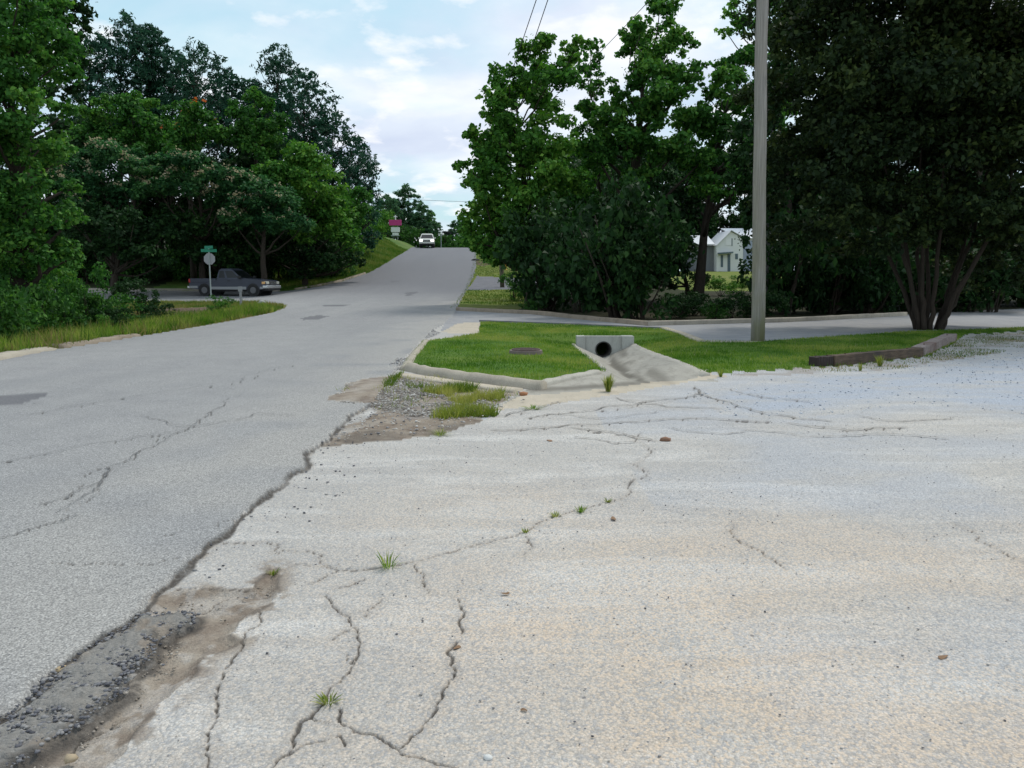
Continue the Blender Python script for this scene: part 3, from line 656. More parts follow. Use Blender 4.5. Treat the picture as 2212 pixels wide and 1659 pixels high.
# true corners
for cxn, czn in ((x0, z0), (x0, z1), (x1, z0), (x1, z1)):
    k = min(range(n), key=lambda i: (rect[i][0] - cxn) ** 2 + (rect[i][1] - czn) ** 2); rect[k] = (cxn, czn)
fr = [[bm.verts.new((x, y, z)) for x, z in L] for y, L in ((0, circ), (0, rect), (.2, rect), (.2, circ))]
for a, b in ((0, 1), (1, 2), (2, 3), (3, 0)):
    for k in range(n): bm.faces.new((fr[a][k], fr[a][(k + 1) % n], fr[b][(k + 1) % n], fr[b][k]))
obj_bm('wall', bm, M['head'], hw)
for s_, xa, xb_ in ((-1, -.74, -.515), (1, .465, .77)):
    bm = bmesh.new(); box(bm, xa, xb_, -.07, .24, -.5, .172, .012)
    for v in bm.verts:
        if v.co.y < .05 and ((s_ < 0 and v.co.x < xa + .1) or (s_ > 0 and v.co.x > xb_ - .1)): v.co.y -= .07; 
    obj_bm('wing', bm, M['head'], hw)
bm = bmesh.new()
tr_ = [tube(bm, [(px, -.02, pz), (px, 1.5, pz - .02), (px, 3.0, pz - .05)], r_, 28, False) for r_ in (pr + .012, pr - .02)]
for k in range(28): bm.faces.new((tr_[0][0][k], tr_[0][0][(k + 1) % 28], tr_[1][0][(k + 1) % 28], tr_[1][0][k]))
bm.faces.new(tr_[1][-1])
pm = flat('dark pipe', (.035, .034, .03), .9)
obj_bm('pipe', bm, pm, hw, True)
# ------------------------------------------------------------------ manhole
mhp = gz(1136, 763, .02)
mh = empty('manhole', (mhp[0], mhp[1], HZ(*mhp) + .02)); tag(mh, 'flat brown round manhole cover in the green lawn left of the culvert', 'manhole cover')
bm = bmesh.new(); bmesh.ops.create_cone(bm, cap_ends=True, segments=36, radius1=.36, radius2=.345, depth=.09, matrix=Matrix.Translation((0, 0, .03))); obj_bm('ring', bm, flat('manhole concrete', (.17, .135, .12), .9), mh)
bm = bmesh.new(); bmesh.ops.create_cone(bm, cap_ends=True, segments=36, radius1=.30, radius2=.295, depth=.03, matrix=Matrix.Translation((0, 0, .087)))
for k in range(-3, 4):
    w = math.sqrt(max(.01, .27 ** 2 - (k * .08) ** 2)); box(bm, -w, w, k * .08 - .012, k * .08 + .012, .10, .108)
obj_bm('lid', bm, flat('rusty iron', (.12, .085, .075), .75, .3), mh)

# ------------------------------------------------------------------ poles and wires
def wood_pole(label, base, top, r0, r1, m, grp=None):
    t = empty('utility_pole', base); tag(t, label, 'utility pole', grp)
    d = Vector(top) - Vector(base); bm = bmesh.new(); n = 14
    r = np.random.default_rng(5)
    P = [Vector((0, 0, -.3)) if k == 0 else d * (k / n) + Vector((r.uniform(-.012, .012), 0, 0)) for k in range(n + 1)]
    tube(bm, P, [r0 + (r1 - r0) * k / n for k in range(n + 1)], 20); obj_bm('shaft', bm, m, t, True)
    return t, d
b1 = gz(1637, 739); top1 = at(1650, -300, b1[1])
pole1, d1 = wood_pole('tall weathered grey wooden utility pole at the edge of the lawn', (b1[0], b1[1], HZ(*b1)), tuple(top1), .17, .125, M['wood_pole'])
bm = bmesh.new(); box(bm, -.06, .06, -.2, -.165, 1.35, 1.47, .01)
b2 = at(1085, 612, 60); top2 = at(1067, 296, 60)
pole2, d2 = wood_pole('slim dark wooden utility pole behind the bright bush beside the road', tuple(b2), tuple(top2), .165, .11, M['wood_far'])
bm.free()
bm = bmesh.new(); tube(bm, [d2 * .97 + Vector((-.8, 0, 0)), d2 * .97 + Vector((.8, 0, 0))], .05, 8); obj_bm('crossarm', bm, M['wood_far'], pole2)
for xx in (-.7, .7):
    bm = bmesh.new(); bmesh.ops.create_cone(bm, cap_ends=True, segments=10, radius1=.05, radius2=.03, depth=.14, matrix=Matrix.Translation(d2 * .97 + Vector((xx, 0, .11))))
    obj_bm('insulator', bm, flat('brown glazed insulator', (.12, .07, .05), .25), pole2)
M['wire'] = flat('black cable', (.02, .02, .022), .6)
def wire(label, a, b, sag, r=.012, grp=None, n=28):
    bm = bmesh.new(); a, b = Vector(a), Vector(b)
    tube(bm, [a.lerp(b, k / n) - Vector((0, 0, sag * 4 * (k / n) * (1 - k / n))) for k in range(n + 1)], r, 6)
    return tag(obj_bm('power_line', bm, M['wire'], None, True), label, 'cable', grp)
T2 = Vector(top2)
pa = at(1142, 45, 30); pb = at(1167, 45, 30)
for p_, xo, lab in ((pa, -.7, 'left one of two black wires running up over the road at the top edge'), (pb, .7, 'right one of two black wires running up over the road at the top edge')):
    s0 = T2 + Vector((xo * .6, 0, -.25)); mid = Vector(p_)
    end = s0 + (mid - s0) * 2.9; end.z = mid.z + (mid.z - s0.z) * 1.9 + .5
    wire(lab, s0, end, .25, .015)
wire('thin wire slanting from the tall tree top to the near pole', T2 + Vector((.3, 0, -.5)), top1 - np.array([0, 0, .3]), .5, .011)
wire('thin far wire strung level across the road gap below the clouds', at(880, 430, 118), at(1060, 436, 118), .1, .022)

# ------------------------------------------------------------------ timbers
def timber(label, a, b, w, h, m, seed):
    a, b = np.array(a), np.array(b); d = b - a; L = np.hypot(*d)
    t = empty('timber', (a[0], a[1], HZ(*a)), math.atan2(d[1], d[0])); tag(t, label, 'timber', 'timbers edging the lawn')
    bm = bmesh.new(); box(bm, 0, L, 0, w, -.05, h, .012)
    r = np.random.default_rng(seed)
    bmesh.ops.subdivide_edges(bm, edges=[e for e in bm.edges if e.calc_length() > L * .7], cuts=14)
    for v in bm.verts: v.co += Vector((r.uniform(-.004, .004), r.uniform(-.008, .008), r.uniform(-.008, .008) if v.co.z > .05 else 0))
    obj_bm('beam', bm, m, t)
    for k in range(2):
        bm = bmesh.new(); bmesh.ops.create_cone(bm, cap_ends=True, segments=8, radius1=.014, radius2=.012, depth=.03, matrix=Matrix.Translation((L * (.15 + .7 * k), w * .5, h + .006)))
        obj_bm('spike', bm, flat('rusty spike', (.09, .05, .035), .8), t)
    return t
timber('dark brown rotting timber edging the gravel, its left end blackened', gz(1803, 791), gz(1994, 772), .19, .19, M['timber'], 1)
timber('short blackened timber block at the left end of the lawn edging', gz(1765, 794), gz(1800, 791), .19, .185, flat('charred wood', (.035, .025, .022), .9, 0, .4, 20), 2)
timber('greyish timber running away towards the multi-stemmed tree', gz(1997, 771), gz(2066, 738), .26, .20, M['timber2'], 3)

# ------------------------------------------------------------------ foliage
TRI = [0]; DK = 3.2
def leaves_mesh(name, Cn, N, size, aspect, tone, r, fold=.25):
    """rhombic leaves: centres, facing, length"""
    n = len(Cn)
    N = N / (np.linalg.norm(N, axis=1, keepdims=True) + 1e-9)
    T = r.normal(size=(n, 3)); T -= (T * N).sum(1, keepdims=True) * N; T /= np.linalg.norm(T, axis=1, keepdims=True) + 1e-9
    B = np.cross(N, T); L = size[:, None]
    V = np.stack([Cn - T * L * .5, Cn + B * L * aspect * .5 + N * L * fold * .3, Cn + T * L * .5 - N * L * fold * .4, Cn - B * L * aspect * .5 + N * L * fold * .3], 1).reshape(-1, 3)
    Q = np.arange(4 * n).reshape(n, 4); TRI[0] += 2 * n
    return np_mesh(name, V, Q, {'tone': ('FACE', tone)})
def clump_leaves(cl, leaf, dens, r, flatz=.75, puffs=13, up=.3, tone_amp=.5):
    """cl: rows of x,y,z,R. Each clump is a shell of small puffs of leaves, open between them"""
    C_, N_, S_, T_ = [], [], [], []; FS = []
    for (x, y, z, R) in cl:
        k = max(4, int(puffs * r.uniform(.8, 1.2)))
        d = r.normal(size=(k, 3)); d /= np.linalg.norm(d, axis=1, keepdims=True); d[:, 2] = np.where(r.random(k) < .3, np.abs(d[:, 2]), d[:, 2])
        pc = np.array([x, y, z]) + d * R * r.uniform(.35, 1.0, (k, 1)) * np.array([1, 1, flatz])
        prd = R * r.uniform(.2, .46, k)
        ct = r.uniform(-.2, .2)
        for j in range(k):
            m = int(max(6, DK * dens * 12 * prd[j] ** 2 / leaf ** 2))
            e = r.normal(size=(m, 3)); e /= np.linalg.norm(e, axis=1, keepdims=True)
            q = pc[j] + e * prd[j] * (r.random((m, 1)) ** .55) * np.array([1, 1, .7]) * (1 + .35 * r.normal(size=(m, 1)) * (r.random((m, 1)) < .2))
            C_.append(q); N_.append(e * .6 + np.array([0, 0, up]) + r.normal(size=(m, 3)) * .55)
            FS.append((q[:, 2] - z) / R - .7 * (q[:, 1] - y) / R + r.uniform(0, .5, m)); S_.append(leaf * r.uniform(.45, 1.6, m)); T_.append(np.clip(.45 + ct + r.uniform(-.12, .12) + r.normal(size=m) * tone_amp * .5, 0, 1))
    global LAST_FS
    LAST_FS = np.concatenate(FS)
    return np.concatenate(C_), np.concatenate(N_), np.concatenate(S_), np.concatenate(T_)
def limb(bm, a, b, r0, r1, r, bend=.12, n=5, sides=6):
    a, b = Vector(a), Vector(b); L = (b - a).length; P = []
    o = Vector(r.normal(size=3)) * L * bend
    for k in range(n + 1):
        t = k / n; P.append(a.lerp(b, t) + o * (t * (1 - t)) * 2 + Vector(r.normal(size=3)) * L * .012 * (0 < k < n) + Vector((0, 0, -L * .10 * t * (1 - t) * 2)))
    tube(bm, P, [r0 + (r1 - r0) * (k / n) for k in range(n + 1)], sides)
def tree(name, label, Y, bdx, clumps, lm, leaf=.2, dens=.5, depth=2.5, bark='bark', tr=.22, seed=1, reps=2, cat='tree', group=None, fork=.35, stems=1, puffs=13, flatz=.75, extra=None, aspect=.72, base=None, limbs=True, up=.3):
    r = np.random.default_rng(seed)
    b = at(bdx, 650, Y) if base is None else np.array(base, float); b[2] = HZ(b[0], b[1])
    o = empty(name, tuple(b)); tag(o, label, cat, group)
    cl = []
    for (x, y, rad) in clumps:
        p = at(x, y, Y); R = rad * Y / F
        for k in range(reps):
            f = (k + .5) / reps * 2 - 1
            j = r.normal(size=3) * R * .22 * (k > 0)
            cl.append((p[0] - b[0] + j[0], f * depth + r.uniform(-.3, .3) * depth + p[1] - b[1], p[2] - b[2] + j[2], R * (1.0 if k == 0 else r.uniform(.75, 1.0))))
    cl = np.array(cl)
    Cn, N, Sz, T = clump_leaves(cl, leaf, dens, r, flatz, puffs, up)
    fs_ = LAST_FS; me = leaves_mesh('crown', Cn, N, Sz, aspect, T, r); link('crown', me, lm, o)
    bm = bmesh.new(); top = cl[:, 2].max(); low = np.percentile(cl[:, 2], 10)
    cxm = np.average(cl[:, 0]); cym = np.average(cl[:, 1])
    fz = max(.8, low * fork * 1.6) if stems == 1 else 3.2
    for s_ in range(stems):
        if stems == 1: st = [(0, 0, -.2), (cxm * .12, cym * .1, fz), (cxm * .5, cym * .5, (fz + top) * .5), (cxm * .8, cym * .8, top * .86)]
        else:
            a_ = 2 * math.pi * s_ / stems + r.uniform(-.3, .3); q_ = cl[r.integers(len(cl))]
            w_ = r.uniform(.35, 1.25); lx_, ly_ = math.cos(a_) * w_, .8 * math.sin(a_) * w_
            st = [(.34 * math.cos(a_), .26 * math.sin(a_), -.1), (.38 * math.cos(a_) + .42 * lx_, .26 * math.sin(a_) + .42 * ly_, 1.1), (.38 * math.cos(a_) + 1.5 * lx_, .3 * math.sin(a_) + 1.5 * ly_, 3.4), (.4 * math.cos(a_) + 2.4 * lx_, 2.0 * ly_, 6.3)]
        rr_ = [tr * 1.35, tr * .85, tr * .5, tr * .12] if stems == 1 else [tr * .42, tr * .34, tr * .25, tr * .06]
        # refine
        P, Rr = [], []
        for k in range(3):
            for u in np.linspace(0, 1, 5)[:-1]:
                P.append(Vector(st[k]).lerp(Vector(st[k + 1]), u) + Vector(r.normal(size=3)) * .03 * (k + u > 0)); Rr.append(rr_[k] + (rr_[k + 1] - rr_[k]) * u)
        P.append(Vector(st[3])); Rr.append(rr_[3]); tube(bm, P, Rr, 9)
        if limbs:
            for q_ in cl[s_::stems]:
                k = int(np.clip(np.searchsorted([p.z for p in P], max(fz * .9, q_[2] - 1.1 * math.hypot(q_[0] - cxm * .5, q_[1] - cym * .5) - q_[3] * .3)), 2, len(P) - 2))
                limb(bm, P[k], q_[:3], Rr[k] * .55, .02, r)
    obj_bm('trunk', bm, M[bark], o, True)
    if extra:
        for nm, mt, cnt, sz, topbias in extra:
            idx = np.nonzero(fs_ > np.quantile(fs_, .93))[0]; idx = r.choice(idx, min(cnt, len(idx)), replace=False); cnt = len(idx)
            c0 = Cn[idx] + np.array([0, -.12, .15]); c0 = np.repeat(c0, 3, 0) + r.normal(size=(cnt * 3, 3)) * sz * .4
            link(nm, leaves_mesh(nm, c0, r.normal(size=(cnt * 3, 3)) + np.array([0, 0, .8]), sz * r.uniform(.6, 1.2, cnt * 3), .8, r.random(cnt * 3), r), mt, o)['kind'] = 'stuff'
    return o
def pine(name, label, Y, tx, ty, wid, low, seed, lm=None, group=None, dens=1.0):
    """tall pine: whorls of boughs carrying needle tufts"""
    r = np.random.default_rng(seed); tp = at(tx, ty, Y); b = np.array([tp[0] + r.uniform(-.5, .5), Y, 0]); b[2] = HZ(b[0], b[1])
    o = empty(name, tuple(b)); tag(o, label, 'tree', group); Ht = tp[2] - b[2]
    zl = max(1.5, at(tx, low, Y)[2] - b[2]); Wd = wid * Y / F
    bm = bmesh.new(); tube(bm, [(0, 0, -.3), (r.uniform(-.1, .1), 0, Ht * .5), (tp[0] - b[0], 0, Ht * .97)], [.24, .17, .03], 8)
    C_, N_, S_, T_ = [], [], [], []
    n = int((Ht - zl) / .55)
    for k in range(n):
        t = k / n; z = zl + (Ht - zl) * t + r.uniform(-.3, .3); w = Wd * min(1.0, (1.03 - t) ** .5 * 1.15) * (.75 + .25 * min(1, t * 4)) * r.uniform(.75, 1.1)
        for j in range(r.integers(4, 7)):
            a = r.uniform(0, 2 * math.pi); L = w * r.uniform(.55, 1.1); rise = L * r.uniform(-.05, .6)
            e = np.array([math.cos(a) * L, math.sin(a) * L, rise]); p0 = np.array([(tp[0] - b[0]) * z / Ht, 0, z])
            limb(bm, p0, p0 + e, .05 * (1.1 - t), .012, r, .08, 3, 4)
            m = int(max(5, L * 8.5 * dens))
            for s_ in range(m):
                u = r.uniform(.3, 1.05); c = p0 + e * u + r.normal(size=3) * np.array([.40, .40, .36]) * (.5 + L * .25)
                q = 9; d = r.normal(size=(q, 3)); d[:, 2] = np.abs(d[:, 2]) * .8 + .15; d /= np.linalg.norm(d, axis=1, keepdims=True)
                ln = r.uniform(.28, .55, q)
                C_.append(np.concatenate([np.repeat(c[None], q, 0), d, ln[:, None]], 1)); T_.append(np.clip(.5 + r.normal() * .18 + r.normal(size=q) * .12, 0, 1))
    Q = np.concatenate(C_); T = np.concatenate(T_); c, d, ln = Q[:, :3], Q[:, 3:6], Q[:, 6:7]
    sd = np.cross(d, r.normal(size=d.shape)); sd /= np.linalg.norm(sd, axis=1, keepdims=True)
    V = np.stack([c - sd * .055, c + sd * .055, c + d * ln + sd * .05, c + d * ln - sd * .05], 1).reshape(-1, 3)
    TRI[0] += 2 * len(c)
    link('crown', np_mesh('crown', V, np.arange(len(V)).reshape(-1, 4), {'tone': ('FACE', T)}), lm or M['L_pine'], o)
    obj_bm('trunk', bm, M['bark'], o, True)
    return o
# ------------------------------------------------------------------ vehicles
M['tyre'] = flat('black tyre', (.018, .018, .018), .85); M['rim'] = flat('dull alloy rim', (.13, .13, .135), .45, .4)
M['glass'] = flat('dark window glass', (.004, .005, .006), .3); M['chrome'] = flat('chrome', (.6, .6, .6), .22, .8)
M['black'] = flat('black plastic', (.015, .015, .016), .6); M['amber'] = flat('amber lens', (.75, .42, .16), .2); M['red'] = flat('red lens', (.45, .02, .015), .2)
M['lampw'] = flat('lit headlamp', (.9, .9, .88), .2, emit=2.5); M['lampoff'] = flat('clear headlamp', (.62, .6, .5), .15)
M['greypaint'] = flat('dark grey paint', (.048, .054, .074), .38, .15, .06); M['silverpaint'] = flat('silver paint', (.27, .275, .28), .45, .1, .06)
M['whitepaint'] = flat('pale champagne paint', (.62, .62, .57), .25, .1, .04); M['bluepaint'] = flat('blue grey paint', (.03, .05, .09), .25, .2, .06)
def loft(bm, rings):
    R = [[bm.verts.new(p) for p in g] for g in rings]; n = len(R[0])
    for A_, B_ in zip(R[:-1], R[1:]):
        for k in range(n): bm.faces.new((A_[k], A_[(k + 1) % n], B_[(k + 1) % n], B_[k]))
    bm.faces.new(R[0][::-1]); bm.faces.new(R[-1])
def quadpatch(bm, pts, off):
    """thin pane standing a little proud of a slanted quad"""
    p = [Vector(q) for q in pts]; n = (p[1] - p[0]).cross(p[3] - p[0]).normalized()
    A_ = [bm.verts.new(q + n * off) for q in p]; B_ = [bm.verts.new(q - n * .02) for q in p]
    bm.faces.new(A_); bm.faces.new(B_[::-1])
    for k in range(4): bm.faces.new((A_[k], B_[k], B_[(k + 1) % 4], A_[(k + 1) % 4]))
def vehicle(name, label, cat, loc, rz, paint, low, pickup=True, lit=False, pitch=0.0):
    t = empty(name, loc, rz); t.rotation_euler = (0, pitch, rz); tag(t, label, cat)
    fa, ra, wr = 1.88, -1.72, .385
    def arc(cx, r0, z0, flip=False): return [(cx + r0 * math.cos(a), max(z0, wr + r0 * math.sin(a))) for a in np.linspace(math.pi, 0, 9)]
    def bodyprof(top):
        return [(-2.86, .52)] + arc(ra, .47, .44) + arc(fa, .47, .44) + [(2.62, .46), (2.84, .58), (2.87, .80), (2.80, 1.0)] + top
    belt = 1.16
    bm = bmesh.new()
    if pickup: top = [(2.62, 1.06), (1.9, 1.13), (1.10, 1.19), (-.84, 1.17), (-.84, .90), (-2.86, .90)]
    else: top = [(2.62, 1.08), (1.9, 1.15), (1.10, 1.2), (-2.80, 1.17)]
    prism(bm, bodyprof(top), -.97, .97)
    bmesh.ops.bevel(bm, geom=[e for e in bm.edges if abs(e.verts[0].co.y - e.verts[1].co.y) < .01 and e.verts[0].co.z > .95 or (abs(e.verts[0].co.y - e.verts[1].co.y) > 1 and e.verts[0].co.z > .5)], offset=.06, segments=3, affect='EDGES')
    obj_bm('body', bm, paint, t)
    for s in (-1, 1):
        if pickup:
            bm = bmesh.new(); box(bm, -2.84, -.845, s * .88, s * .968, .905, 1.185, .025); obj_bm('bed_side', bm, paint, t)
        # lower two-tone panels, a little proud of the body
        bm = bmesh.new()
        box(bm, -1.22, 1.38, s * .95, s * .985, .43, .62, .01); box(bm, -2.85, -2.22, s * .95, s * .985, .52, .68, .01); box(bm, 2.38, 2.62, s * .95, s * .982, .47, .62, .01)
        obj_bm('rocker_panel', bm, low, t)
        bm = bmesh.new(); box(bm, -.02, 1.06, s * .95, s * .978, .63, 1.15, .012); d_ = obj_bm('door', bm, paint, t)
        bm = bmesh.new(); box(bm, .04, .22, s * .975, s * 1.0, 1.0, 1.045, .008); obj_bm('handle', bm, M['black'], d_)
        bm = bmesh.new(); box(bm, -.78, -.04, s * .95, s * .976, .63, 1.15, .012); obj_bm('rear_door', bm, paint, t)
        bm = bmesh.new(); box(bm, .86, 1.06, s * .98, s * 1.17, 1.17, 1.36, .03); box(bm, .93, .99, s * .93, s * 1.0, 1.17, 1.24); obj_bm('mirror', bm, M['black'] if pickup else paint, t)
        for ax in (fa, ra):
            w = None
            bm = bmesh.new(); bmesh.ops.create_cone(bm, cap_ends=True, segments=28, radius1=wr, radius2=wr, depth=.26, matrix=Matrix.Translation((ax, s * .85, wr)) @ Matrix.Rotation(math.pi / 2, 4, 'X'))
            bmesh.ops.bevel(bm, geom=[e for e in bm.edges if abs(e.verts[0].co.y - e.verts[1].co.y) < .01], offset=.04, segments=2, affect='EDGES')
            ty = obj_bm('wheel', bm, M['tyre'], t)
            bm = bmesh.new(); bmesh.ops.create_cone(bm, cap_ends=True, segments=20, radius1=.225, radius2=.21, depth=.03, matrix=Matrix.Translation((ax, s * .985, wr)) @ Matrix.Rotation(math.pi / 2, 4, 'X'))
            for q in range(5):
                a = q * 2 * math.pi / 5; bmesh.ops.create_cone(bm, cap_ends=True, segments=8, radius1=.035, radius2=.035, depth=.04, matrix=Matrix.Translation((ax + .13 * math.cos(a), s * .995, wr + .13 * math.sin(a))) @ Matrix.Rotation(math.pi / 2, 4, 'X'))
            obj_bm('rim', bm, M['rim'], ty)
            bm = bmesh.new(); bmesh.ops.create_cone(bm, cap_ends=True, segments=20, radius1=.455, radius2=.455, depth=.3, matrix=Matrix.Translation((ax, s * .80, wr + .015)) @ Matrix.Rotation(math.pi / 2, 4, 'X')); obj_bm('wheel_well', bm, M['black'], t)
        bm = bmesh.new(); box(bm, 2.62, 2.86, s * .52, s * .955, .80, .98, .03); obj_bm('headlight', bm, M['lampw'] if lit else M['lampoff'], t)
        bm = bmesh.new(); box(bm, 2.52, 2.78, s * .93, s * .978, .80, .97, .02); obj_bm('turn_signal', bm, M['amber'], t)
        bm = bmesh.new(); box(bm, -2.885, -2.75, s * .80, s * .98, .90, 1.14, .02); obj_bm('taillight', bm, M['red'], t)
    if pickup:
        bm = bmesh.new(); box(bm, -2.87, -2.80, -.80, .80, .905, 1.18, .02); obj_bm('tailgate', bm, paint, t)
    # cab
    xr, xr2 = (-.82, -.70) if pickup else (-2.76, -2.45)
    A0, A1, A2 = (xr, 1.06, .945, belt), (xr2, .26, .76, 1.78), (xr2 + .14, .10, .64, 1.86)
    ring = lambda q: [(q[0], -q[2], q[3]), (q[1], -q[2], q[3]), (q[1], q[2], q[3]), (q[0], q[2], q[3])]
    bm = bmesh.new(); loft(bm, [ring(A0), ring(A1), ring(A2)])
    bmesh.ops.bevel(bm, geom=[e for e in bm.edges if e.verts[0].co.z > 1.3 or e.verts[1].co.z > 1.3], offset=.04, segments=2, affect='EDGES')
    obj_bm('cab', bm, paint, t)
    side = lambda s, x, z: (A0[0] + (A1[0] - A0[0]) * (z - belt) / .62 + x * ((A0[1] - A0[0]) + ((A1[1] - A1[0]) - (A0[1] - A0[0])) * (z - belt) / .62), s * (A0[2] + (A1[2] - A0[2]) * (z - belt) / .62), z)
    spans = [(.09, .36), (.45, .93)] if pickup else [(.05, .30), (.34, .60), (.65, .95)]
    for s in (-1, 1):
        for a, b in spans:
            q = [side(s, a, 1.22), side(s, b, 1.22), side(s, b, 1.70), side(s, a, 1.70)]
            if s > 0: q = q[::-1]
            bm = bmesh.new(); quadpatch(bm, q, .006); obj_bm('side_window', bm, M['glass'], t)
    ln = lambda u, z: (A0[1] + (A1[1] - A0[1]) * (z - belt) / .62, u * (A0[2] + (A1[2] - A0[2]) * (z - belt) / .62), z)
    bm = bmesh.new(); quadpatch(bm, [ln(-.9, 1.22), ln(.9, 1.22), ln(.88, 1.72), ln(-.88, 1.72)], .006); obj_bm('windshield', bm, M['glass'], t)
    lr = lambda u, z: (A0[0] + (A1[0] - A0[0]) * (z - belt) / .62, u * (A0[2] + (A1[2] - A0[2]) * (z - belt) / .62), z)
    bm = bmesh.new(); quadpatch(bm, [lr(.8, 1.26), lr(-.8, 1.26), lr(-.78, 1.68), lr(.78, 1.68)], .006); obj_bm('rear_window', bm, M['glass'], t)
    bm = bmesh.new(); box(bm, 2.70, 2.885, -.50, .50, .74, .99, .02); g_ = obj_bm('grille', bm, M['black'], t)
    bm = bmesh.new()
    for k in range(3): box(bm, 2.87, 2.90, -.48, .48, .785 + k * .075, .805 + k * .075)
    obj_bm('grille_bar', bm, M['chrome'], g_)
    bm = bmesh.new(); box(bm, 2.55, 2.98, -.98, .98, .50, .72, .06); obj_bm('front_bumper', bm, M['chrome'] if pickup else paint, t)
    bm = bmesh.new(); box(bm, 2.60, 2.94, -.90, .90, .36, .495, .04); obj_bm('air_dam', bm, M['black'], t)
    bm = bmesh.new(); box(bm, -3.02, -2.86, -.95, .95, .50, .68, .04); obj_bm('rear_bumper', bm, M['chrome'] if pickup else paint, t)
    bm = bmesh.new(); box(bm, -2.3, 2.4, -.7, .7, .30, .44); obj_bm('chassis', bm, M['black'], t)
    return t
tp_ = hit(508, 641); tY = 56.0; tx_ = (tp_[0] * tY / tp_[1])
vehicle('pickup_truck', 'dark grey extended cab pickup truck with a silver lower stripe waiting on the side street', 'pickup truck', (tx_, tY, HZ(tx_, tY) + .045), math.radians(-10), M['greypaint'], M['silverpaint'])
sv = at(923, 538, 110); sz_ = HZ(sv[0], 110) + .045
vehicle('sport_utility_vehicle', 'pale champagne car with bright headlights driving towards the viewer over the hill crest', 'car', (sv[0], 110, sz_), math.radians(-85.5), M['whitepaint'], M['silverpaint'], False, True, .03)
bc = hit(1140, 553); 
vehicle('blue_car', 'dark blue car parked on the hillside lawn, half hidden by leaves', 'car', (bc[0] + 1.2, bc[1], bc[2]), math.radians(170), M['bluepaint'], M['bluepaint'], False)

# ------------------------------------------------------------------ street sign post
sp_ = hit(456, 640); Ys = 50.0; sx = (456 - CX) / F * Ys * 1.0
b_ = at(456, 641, Ys); zb = HZ(b_[0], Ys)
sg = empty('sign_post', (b_[0], Ys, zb)); tag(sg, 'octagonal stop sign seen from behind under two crossed green street name blades', 'street sign')
pole_h = at(456, 548, Ys)[2] - zb + .1
M['galv'] = flat('galvanised steel', (.33, .37, .36), .5, .3); M['signback'] = flat('bare aluminium sign back', (.32, .32, .34), .5, .2); M['green'] = flat('green sign sheet', (.01, .22, .13), .5)
M['white'] = flat('white paint', (.72, .72, .70), .5)
bm = bmesh.new(); box(bm, -.035, .035, -.02, .02, -.3, pole_h); obj_bm('post', bm, M['galv'], sg)
bm = bmesh.new(); bmesh.ops.create_cone(bm, cap_ends=True, segments=8, radius1=.37, radius2=.37, depth=.008, matrix=Matrix.Translation((0, .035, pole_h - .42)) @ Matrix.Rotation(math.pi / 2, 4, 'X') @ Matrix.Rotation(math.pi / 8, 4, 'Z')); obj_bm('stop_sign', bm, M['signback'], sg)
for k, (az, zz) in enumerate(((math.radians(12), pole_h + .05), (math.radians(-38), pole_h + .25))):
    bm = bmesh.new(); box(bm, -.46, .46, -.004, .004, -.09, .09)
    bl = obj_bm('name_blade', bm, M['green'], sg); bl.location = (0, 0, zz + .04); bl.rotation_euler = (0, 0, az)
    bm = bmesh.new(); box(bm, -.05, .05, -.03, .03, -.12, -.09); obj_bm('bracket', bm, M['galv'], bl)
# short marker post
mp = at(521, 668, 41.0); mz = HZ(mp[0], 41)
mk = empty('marker_post', (mp[0], 41, mz)); tag(mk, 'short pale grey utility marker post in the verge in front of the pickup', 'marker post')
bm = bmesh.new(); box(bm, -.06, .06, -.02, .02, -.2, .98, .01); obj_bm('post', bm, M['signback'], mk)
bm = bmesh.new(); box(bm, -.11, .11, -.028, -.021, .72, .98, .006); obj_bm('plate', bm, M['signback'], mk)
rk = hit(567, 657); bm = bmesh.new(); bmesh.ops.create_icosphere(bm, subdivisions=2, radius=.18)
for v in bm.verts: v.co = Vector((v.co.x * 1.2, v.co.y, v.co.z * .8)) * (1 + .2 * math.sin(v.co.x * 17 + v.co.y * 11 + v.co.z * 23))
o = obj_bm('rock', bm, flat('pale stone', (.42, .42, .42), .9)); o.location = (rk[0], rk[1], rk[2] + .08); tag(o, 'small pale stone lying in the grass at the tip of the left verge', 'rock')

# ------------------------------------------------------------------ sign with cross beyond the crest
cY = 125.0; cb = at(854, 515, cY); cz = HZ(cb[0], cY)
cs = empty('church_sign', (cb[0], cY, cz)); tag(cs, 'roadside sign with a magenta top panel, white lower panels and a white cross on top', 'sign')
P_ = lambda x, y: (at(x, y, cY)[0] - cb[0], at(x, y, cY)[2] - cz)
M['magenta'] = flat('magenta sign sheet', (.42, .03, .16), .5); M['panel'] = flat('off white sign panel', (.60, .64, .58), .5); M['paleletter'] = flat('faded pale lettering', (.6, .35, .25), .6)
def sgn_box(nm, a, b, y0, y1, m, bev=.02):
    (xa, za), (xb, zb_) = P_(*a), P_(*b); bm = bmesh.new(); box(bm, xa, xb, y0, y1, zb_, za, bev); return obj_bm(nm, bm, m, cs)
sgn_box('name_panel', (840.5, 475), (867, 487), -.2, .2, M['magenta'])
sgn_box('message_panel', (845, 491), (863.5, 501.5), -.18, .18, M['panel'])
sgn_box('lower_panel', (848, 503), (861, 508), -.18, .18, M['panel'])
sgn_box('base_rail', (845, 508.4), (863, 510), -.18, .18, M['galv'])
for x in (849, 859): sgn_box('post', (x - .8, 476), (x + .8, 540), -.08, .08, M['galv'])
cr = sgn_box('cross', (853.2, 464.5), (855.4, 475), -.08, .08, M['white'], .0); sgn_box('cross_arm', (850.5, 467), (858, 469), -.085, .085, M['white'], .0)
